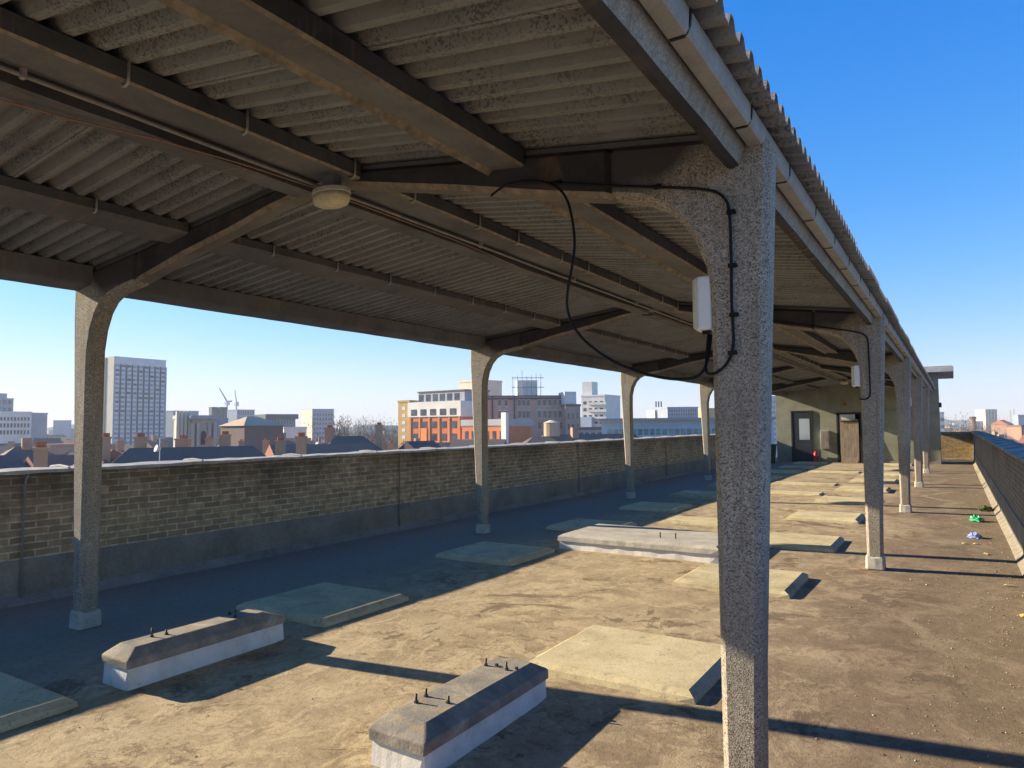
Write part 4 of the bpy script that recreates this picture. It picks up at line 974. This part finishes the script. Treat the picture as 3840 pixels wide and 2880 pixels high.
for (u0, u1, vt, vb, D, l_) in [
    (128, 180, 1657, 1762, 46, 'brick chimney stack with red pots nearest the left edge of the view'),
    (382, 416, 1624, 1690, 66, 'grey brick chimney stack partly hidden behind the nearest left column'),
    (504, 552, 1624, 1690, 66, 'sunlit brick chimney stack in front of the tall tower'),
    (657, 718, 1632, 1690, 70, 'wide brick chimney stack in front of the pale church tower'),
    (823, 866, 1617, 1690, 70, 'orange brick chimney stack right of the grey stone tower'),
    (1032, 1072, 1639, 1706, 70, 'brick chimney stack at the right end of the long slate roof'),
    (1110, 1150, 1622, 1708, 60, 'tall pale brick chimney stack rising from the parapet line'),
    (1218, 1254, 1594, 1642, 90, 'brick chimney stack in front of the blue-grey tower block'),
    (1408, 1436, 1584, 1640, 95, 'slim orange chimney stack in front of the bare trees')]:
    chimney(l_, u0, u1, vt, vb, D)
rc = random.Random(5)
for i in range(12):
    u = [440, 600, 770, 895, 985, 1180, 1290, 1340, 1385, 1455, 1505, 1565][i]; vt_ = 1640+rc.uniform(-6, 14); D_ = rc.uniform(95, 125)
    chimney('small brick chimney stack among the roofs, %s counted from the left column' % (onm+['twelfth'])[i], u, u+rc.uniform(20, 30), vt_, vt_+45, D_, 2)
for (u0, u1, vt_, l_) in [(-60, 130, 1712, 'dark tiled terrace roof at the left edge behind the nearest chimney'), (180, 380, 1712, 'long dark roof low behind the nearest left column'), (1075, 1420, 1668, 'long low brown tiled roof left of the dormered roof')]:
    long_roof(l_, u0, u1, vt_, 75, 8, c_slate if u0 != 180 else c_rtile, 1.5, 2.2)
# satellite aerials
for i, (u, v, D) in enumerate([(599, 1690, 62), (1195, 1672, 86)]):
    p = at(u, v, D); t = thing('aerial', ['white satellite dish aerial on the long slate roof', 'thin white aerial at the left end of the dark slate roof'][i], 'aerial', (p.x, p.y, p.z-1.5))
    MB().tube([(p.x, p.y, p.z-1.5), (p.x, p.y, p.z+1.0)], .035, 5).build('mast', c_white, t)
    MB().tube([(p.x-.05, p.y-.3, p.z+.2), (p.x, p.y, p.z+.1), (p.x+.03, p.y+.05, p.z+.07)], [.3, .2, .04], 10).build('dish', c_white, t)
tk_ = at(2069, 1590, 110); t = thing('roof_tank', 'rusty round water tank before the brown brick warehouse', 'tank', (tk_.x, tk_.y, tk_.z-3))
MB().tube([(tk_.x, tk_.y, tk_.z-1.9), (tk_.x, tk_.y, tk_.z+.2)], 1.25, 14).build('drum', c_tan, t); MB().tube([(tk_.x, tk_.y, tk_.z-6), (tk_.x, tk_.y, tk_.z-1.9)], .5, 8).build('stand', c_dark, t); MB().tube([(tk_.x, tk_.y, tk_.z+.2), (tk_.x, tk_.y, tk_.z+.6)], [1.35, .3], 14).build('lid', c_cream, t)

# random low housing filling the middle distance (each house its own thing, in two sorts of view)
rnd = random.Random(11)
wallms = [c_brown, c_tan, c_yel, c_white, c_grey, c_stone, c_red, c_ch, c_cream, c_ch]; roofms = [c_slate, c_rtile, c_slate, c_brown, c_slate, c_rtile, cm('dktile', (.12, .07, .08))]
def house(u, D, zt, side_lab, grp):
    wpx = rnd.uniform(7, 16)/D*702*3.75; q = rnd.random()
    rf = 'gable' if q < .5 else ('hip' if q < .7 else None); hh = rnd.uniform(1.8, 3.2)
    t, P, w, zt, bx = block('terraced_house', side_lab, 'house', u, u+wpx, 1600, D, rnd.uniform(8, 12), rnd.choice(wallms), rnd.uniform(-.6, .9)*8, roof=rf, roofm=(rnd.choice(roofms), hh), top=zt, group=grp, parapet=rnd.uniform(.3, 1.2))
    if D < 260:
        for i in range(rnd.choice((2, 3, 4))):
            a = w*(.15+.25*i); bx(a, a+w*.10, -.06, .05, zt-3.0, zt-1.4, 'window', rnd.choice((c_win, c_win, c_white)))
        if rf and rnd.random() < .8:
            a = rnd.uniform(.1, .8)*w; bx(a, a+1.1, 3.4, 4.3, zt, zt+hh+1.1, 'chimney', c_ch)
for row, (D, n_, zlo, zhi) in enumerate([(112, 14, 150, 70), (150, 20, 120, 60), (215, 26, 100, 45), (310, 28, 80, 32), (450, 32, 60, 20), (700, 34, 40, 10)]):
    for i in range(n_):
        u = -80+(2300)*(i+rnd.random()*.7)/n_
        if D < 130 and (380 < u < 1700): continue
        D_ = D*rnd.uniform(.92, 1.1); house(u, D_, 1.6-rnd.uniform(zlo, zhi)*D_/2632-1.5, 'one of many low hazy houses crowding beyond the left parapet', 'low houses beyond the left parapet')
for row, (D, n_, zlo, zhi) in enumerate([(130, 5, 135, 80), (180, 8, 110, 60), (250, 10, 90, 42), (350, 12, 70, 30), (500, 13, 50, 20), (720, 15, 36, 12), (1000, 16, 24, 6)]):
    for i in range(n_):
        u = 3500+(420)*(i+rnd.random()*.7)/n_
        D_ = D*rnd.uniform(.92, 1.1); house(u, D_, 1.6-rnd.uniform(zlo, zhi)*D_/2632-1.5, 'one of many small distant roofs beyond the right parapet', 'distant roofs beyond the right parapet')
for row, (D, n_, zlo, zhi) in enumerate([(950, 34, -13, 4), (1350, 34, -12, 8)]):
    for i in range(n_):
        u = -80+(4000)*(i+rnd.random())/n_; wpx = rnd.uniform(25, 70)/D*702*3.75
        block('distant_block', 'one of the faint pale blocks strung along the horizon', 'building', u, u+wpx, 1600, D*rnd.uniform(.9, 1.15), 20, rnd.choice([c_blue, c_grey, c_white, c_brown, c_cream]), rnd.uniform(-8, 8), top=rnd.uniform(zlo, zhi), group='faint horizon blocks')

# bare winter trees
m_twig = M_simple('winter_twigs', (.20, .16, .12), var=.3, scale=1, bump=0)
m_bark = M_simple('bark', (.10, .085, .07), bump=0)
def tree(label, u, vt, D, wid, rs, nt_=1500, m_=None, grp='bare winter trees'):
    p = at(u, vt, D); r2 = random.Random(rs); H = p.z-GZ
    t = thing('bare_tree', label, 'tree', (p.x, p.y, GZ), grp)
    tr = MB(); tr.tube([(p.x, p.y, GZ), (p.x+.3, p.y, GZ+H*.35), (p.x, p.y, GZ+H*.75)], [.5, .38, .12], 7)
    cr = MB()
    for b_ in range(16):
        a = r2.uniform(0, 6.28); z0 = GZ+H*r2.uniform(.3, .6); L_ = wid*r2.uniform(.5, 1); z1 = min(p.z, z0+H*r2.uniform(.15, .5))
        e = Vector((p.x+math.cos(a)*L_*.5, p.y+math.sin(a)*L_*.5, z1)); s0 = Vector((p.x, p.y, z0))
        tr.tube([s0, s0.lerp(e, .5)+Vector((0, 0, H*.03)), e], [.16, .1, .03], 4)
        for k in range(nt_//16):
            c_ = s0.lerp(e, r2.uniform(.35, 1.05))+Vector((r2.gauss(0, wid*.1), r2.gauss(0, wid*.1), r2.gauss(0, wid*.09)))
            d = Vector((r2.gauss(0, .5), r2.gauss(0, .5), r2.uniform(.2, 1))).normalized()*r2.uniform(.5, 1.3); s_ = Vector((d.y, -d.x, .1)).normalized()*.10
            cr.add([c_-s_, c_+s_, c_+d], [(0, 1, 2)])
    tr.build('trunk', m_bark, t); cr.build('crown', m_ or m_twig, t, fix=False)
tl = [(1285, 1575, 240, 11), (1322, 1572, 250, 13), (1362, 1566, 260, 14), (1400, 1562, 255, 14), (1432, 1572, 265, 13), (1462, 1580, 270, 11), (1225, 1586, 210, 9)]
tn = ['leftmost', 'second', 'third', 'fourth, tallest', 'fifth', 'sixth, low']
for i, (u, v, D, wd) in enumerate(tl):
    tree('bare brown tree, %s of the clump on the skyline' % tn[i] if i < 6 else 'bare reddish tree in front of the blue-grey tower block', u, v, D, wd, i+20)
tree('dark narrow evergreen-like tree right of the blue-grey tower block', 1267, 1572, 180, 4, 77, 900, M_simple('dark_green_leaf', (.04, .06, .03), bump=0), 'dark slim trees')
for i, u in enumerate((3560, 3590, 3615, 3635, 3668, 3700, 3730, 3765)):
    tree('small bare tree on the right horizon, number %s from the penthouse' % onm[i] if False else 'bare tree among the roofs of the right horizon, %s counted from the penthouse' % (['first']+onm[1:])[i], u, 1578+(i*7 % 9), 260+i*40, 15+i, i+50, 1500)

# ground, far hills
g = MB(); g.add([(-7000, -3000, GZ), (7000, -3000, GZ), (7000, 9000, GZ), (-7000, 9000, GZ)], [(0, 1, 2, 3)])
mg_, nt, p = nodes('city_ground'); b = NB(nt); co = b.co(False)
nt.links.new(b.ramp(b.noise(co, .02, 8, .7), [(.35, (.10, .10, .085)), (.5, (.20, .17, .14)), (.65, (.27, .25, .22))]), p.inputs['Base Color']); p.inputs['Roughness'].default_value = .95
tag(g.build('ground', mg_, fix=False), kind='structure')
hl = MB(); N_ = 160; vs = []
for i in range(N_+1):
    a = R(-115)+R(200)*i/N_; r_ = 1750
    h_ = 14+10*math.sin(i*.31)+7*math.sin(i*.77+1)+5*math.sin(i*1.9)
    for (rr, zz_) in ((1620, GZ), (r_, h_*.5), (1850, h_*.6), (1950, GZ)): vs.append((CAM.x+rr*math.sin(a), CAM.y+rr*math.cos(a), zz_))
hl.add(vs, [(i*4+k, (i+1)*4+k, (i+1)*4+k+1, i*4+k+1) for i in range(N_) for k in range(3)])
tag(hl.build('hills', M_simple('wooded_hills', (.10, .12, .09), scale=.01, fine=.08, bump=0, rnd=False), smooth=True), kind='structure')

# ------------------------------------------------------------------ haze
HAZE = True
if HAZE:
    hz = MB().box(-2050, 2050, -400, 2050, GZ-1, 60).build('haze', [])
    m = bpy.data.materials.new('haze_air'); m.use_nodes = True; nt = m.node_tree; nt.nodes.clear()
    out = nt.nodes.new('ShaderNodeOutputMaterial'); pv = nt.nodes.new('ShaderNodeVolumePrincipled')
    pv.inputs['Color'].default_value = (.80, .90, 1, 1); pv.inputs['Density'].default_value = .00034; pv.inputs['Anisotropy'].default_value = .0
    nt.links.new(pv.outputs[0], out.inputs['Volume']); hz.data.materials.append(m)
    tag(hz, 'pale blue haze hanging in the air over the city', 'haze', kind='stuff')

# ------------------------------------------------------------------ light
EL = 21.0; sdir = Vector((-.985*math.cos(R(EL)), -.1725*math.cos(R(EL)), math.sin(R(EL)))).normalized()
sd = bpy.data.lights.new('sun', 'SUN'); sd.energy = 3.7; sd.angle = R(.55); sd.color = (1.0, .84, .60)
so = bpy.data.objects.new('sun', sd); col.objects.link(so); so.rotation_euler = sdir.to_track_quat('Z', 'Y').to_euler(); so.location = (-20, -5, 15)
wd = bpy.data.worlds.new('World'); scene.world = wd; wd.use_nodes = True; nt = wd.node_tree
bg = nt.nodes['Background']; sk = nt.nodes.new('ShaderNodeTexSky'); sk.sky_type = 'NISHITA'; sk.sun_disc = False
sk.sun_elevation = R(EL); sk.sun_rotation = math.atan2(sdir.x, sdir.y); sk.air_density = 1.0; sk.dust_density = .1; sk.ozone_density = 3.5; sk.altitude = 50
hs = nt.nodes.new('ShaderNodeHueSaturation'); hs.inputs['Saturation'].default_value = 1.35; hs.inputs['Value'].default_value = 1.0
nt.links.new(sk.outputs[0], hs.inputs['Color'])
def shoulder(x, g, M, lin, nt=nt):      # soft film-like shoulder so the sky near the sun does not burn out
    a = nt.nodes.new('ShaderNodeMath'); a.operation = 'MULTIPLY'; nt.links.new(x, a.inputs[0]); a.inputs[1].default_value = -g*.629/M
    e = nt.nodes.new('ShaderNodeMath'); e.operation = 'EXPONENT'; nt.links.new(a.outputs[0], e.inputs[0])
    c = nt.nodes.new('ShaderNodeMath'); c.operation = 'SUBTRACT'; c.inputs[0].default_value = 1; nt.links.new(e.outputs[0], c.inputs[1])
    d = nt.nodes.new('ShaderNodeMath'); d.operation = 'MULTIPLY'; nt.links.new(c.outputs[0], d.inputs[0]); d.inputs[1].default_value = M
    l = nt.nodes.new('ShaderNodeMath'); l.operation = 'MULTIPLY_ADD'; nt.links.new(x, l.inputs[0]); l.inputs[1].default_value = lin; nt.links.new(d.outputs[0], l.inputs[2])
    return l.outputs[0]
sep = nt.nodes.new('ShaderNodeSeparateColor'); nt.links.new(hs.outputs[0], sep.inputs[0]); cmb = nt.nodes.new('ShaderNodeCombineColor')
for i_, (g_, M_, l_) in enumerate(((.72, .68/.461, .13), (.80, .86/.461, .075), (1.6, 1.02/.461, .05))): nt.links.new(shoulder(sep.outputs[i_], g_, M_, l_), cmb.inputs[i_])
nt.links.new(cmb.outputs[0], bg.inputs['Color']); bg.inputs['Strength'].default_value = .15
scene.view_settings.view_transform = 'Standard'; scene.view_settings.look = 'None'; scene.view_settings.gamma = 1; scene.view_settings.exposure = 1.70
scene.cycles.max_bounces = 8; scene.cycles.diffuse_bounces = 5
scene.cycles.volume_bounces = 0
for o in list(bpy.data.objects):
    for k in ('_o', '_w'):
        if k in o: del o[k]
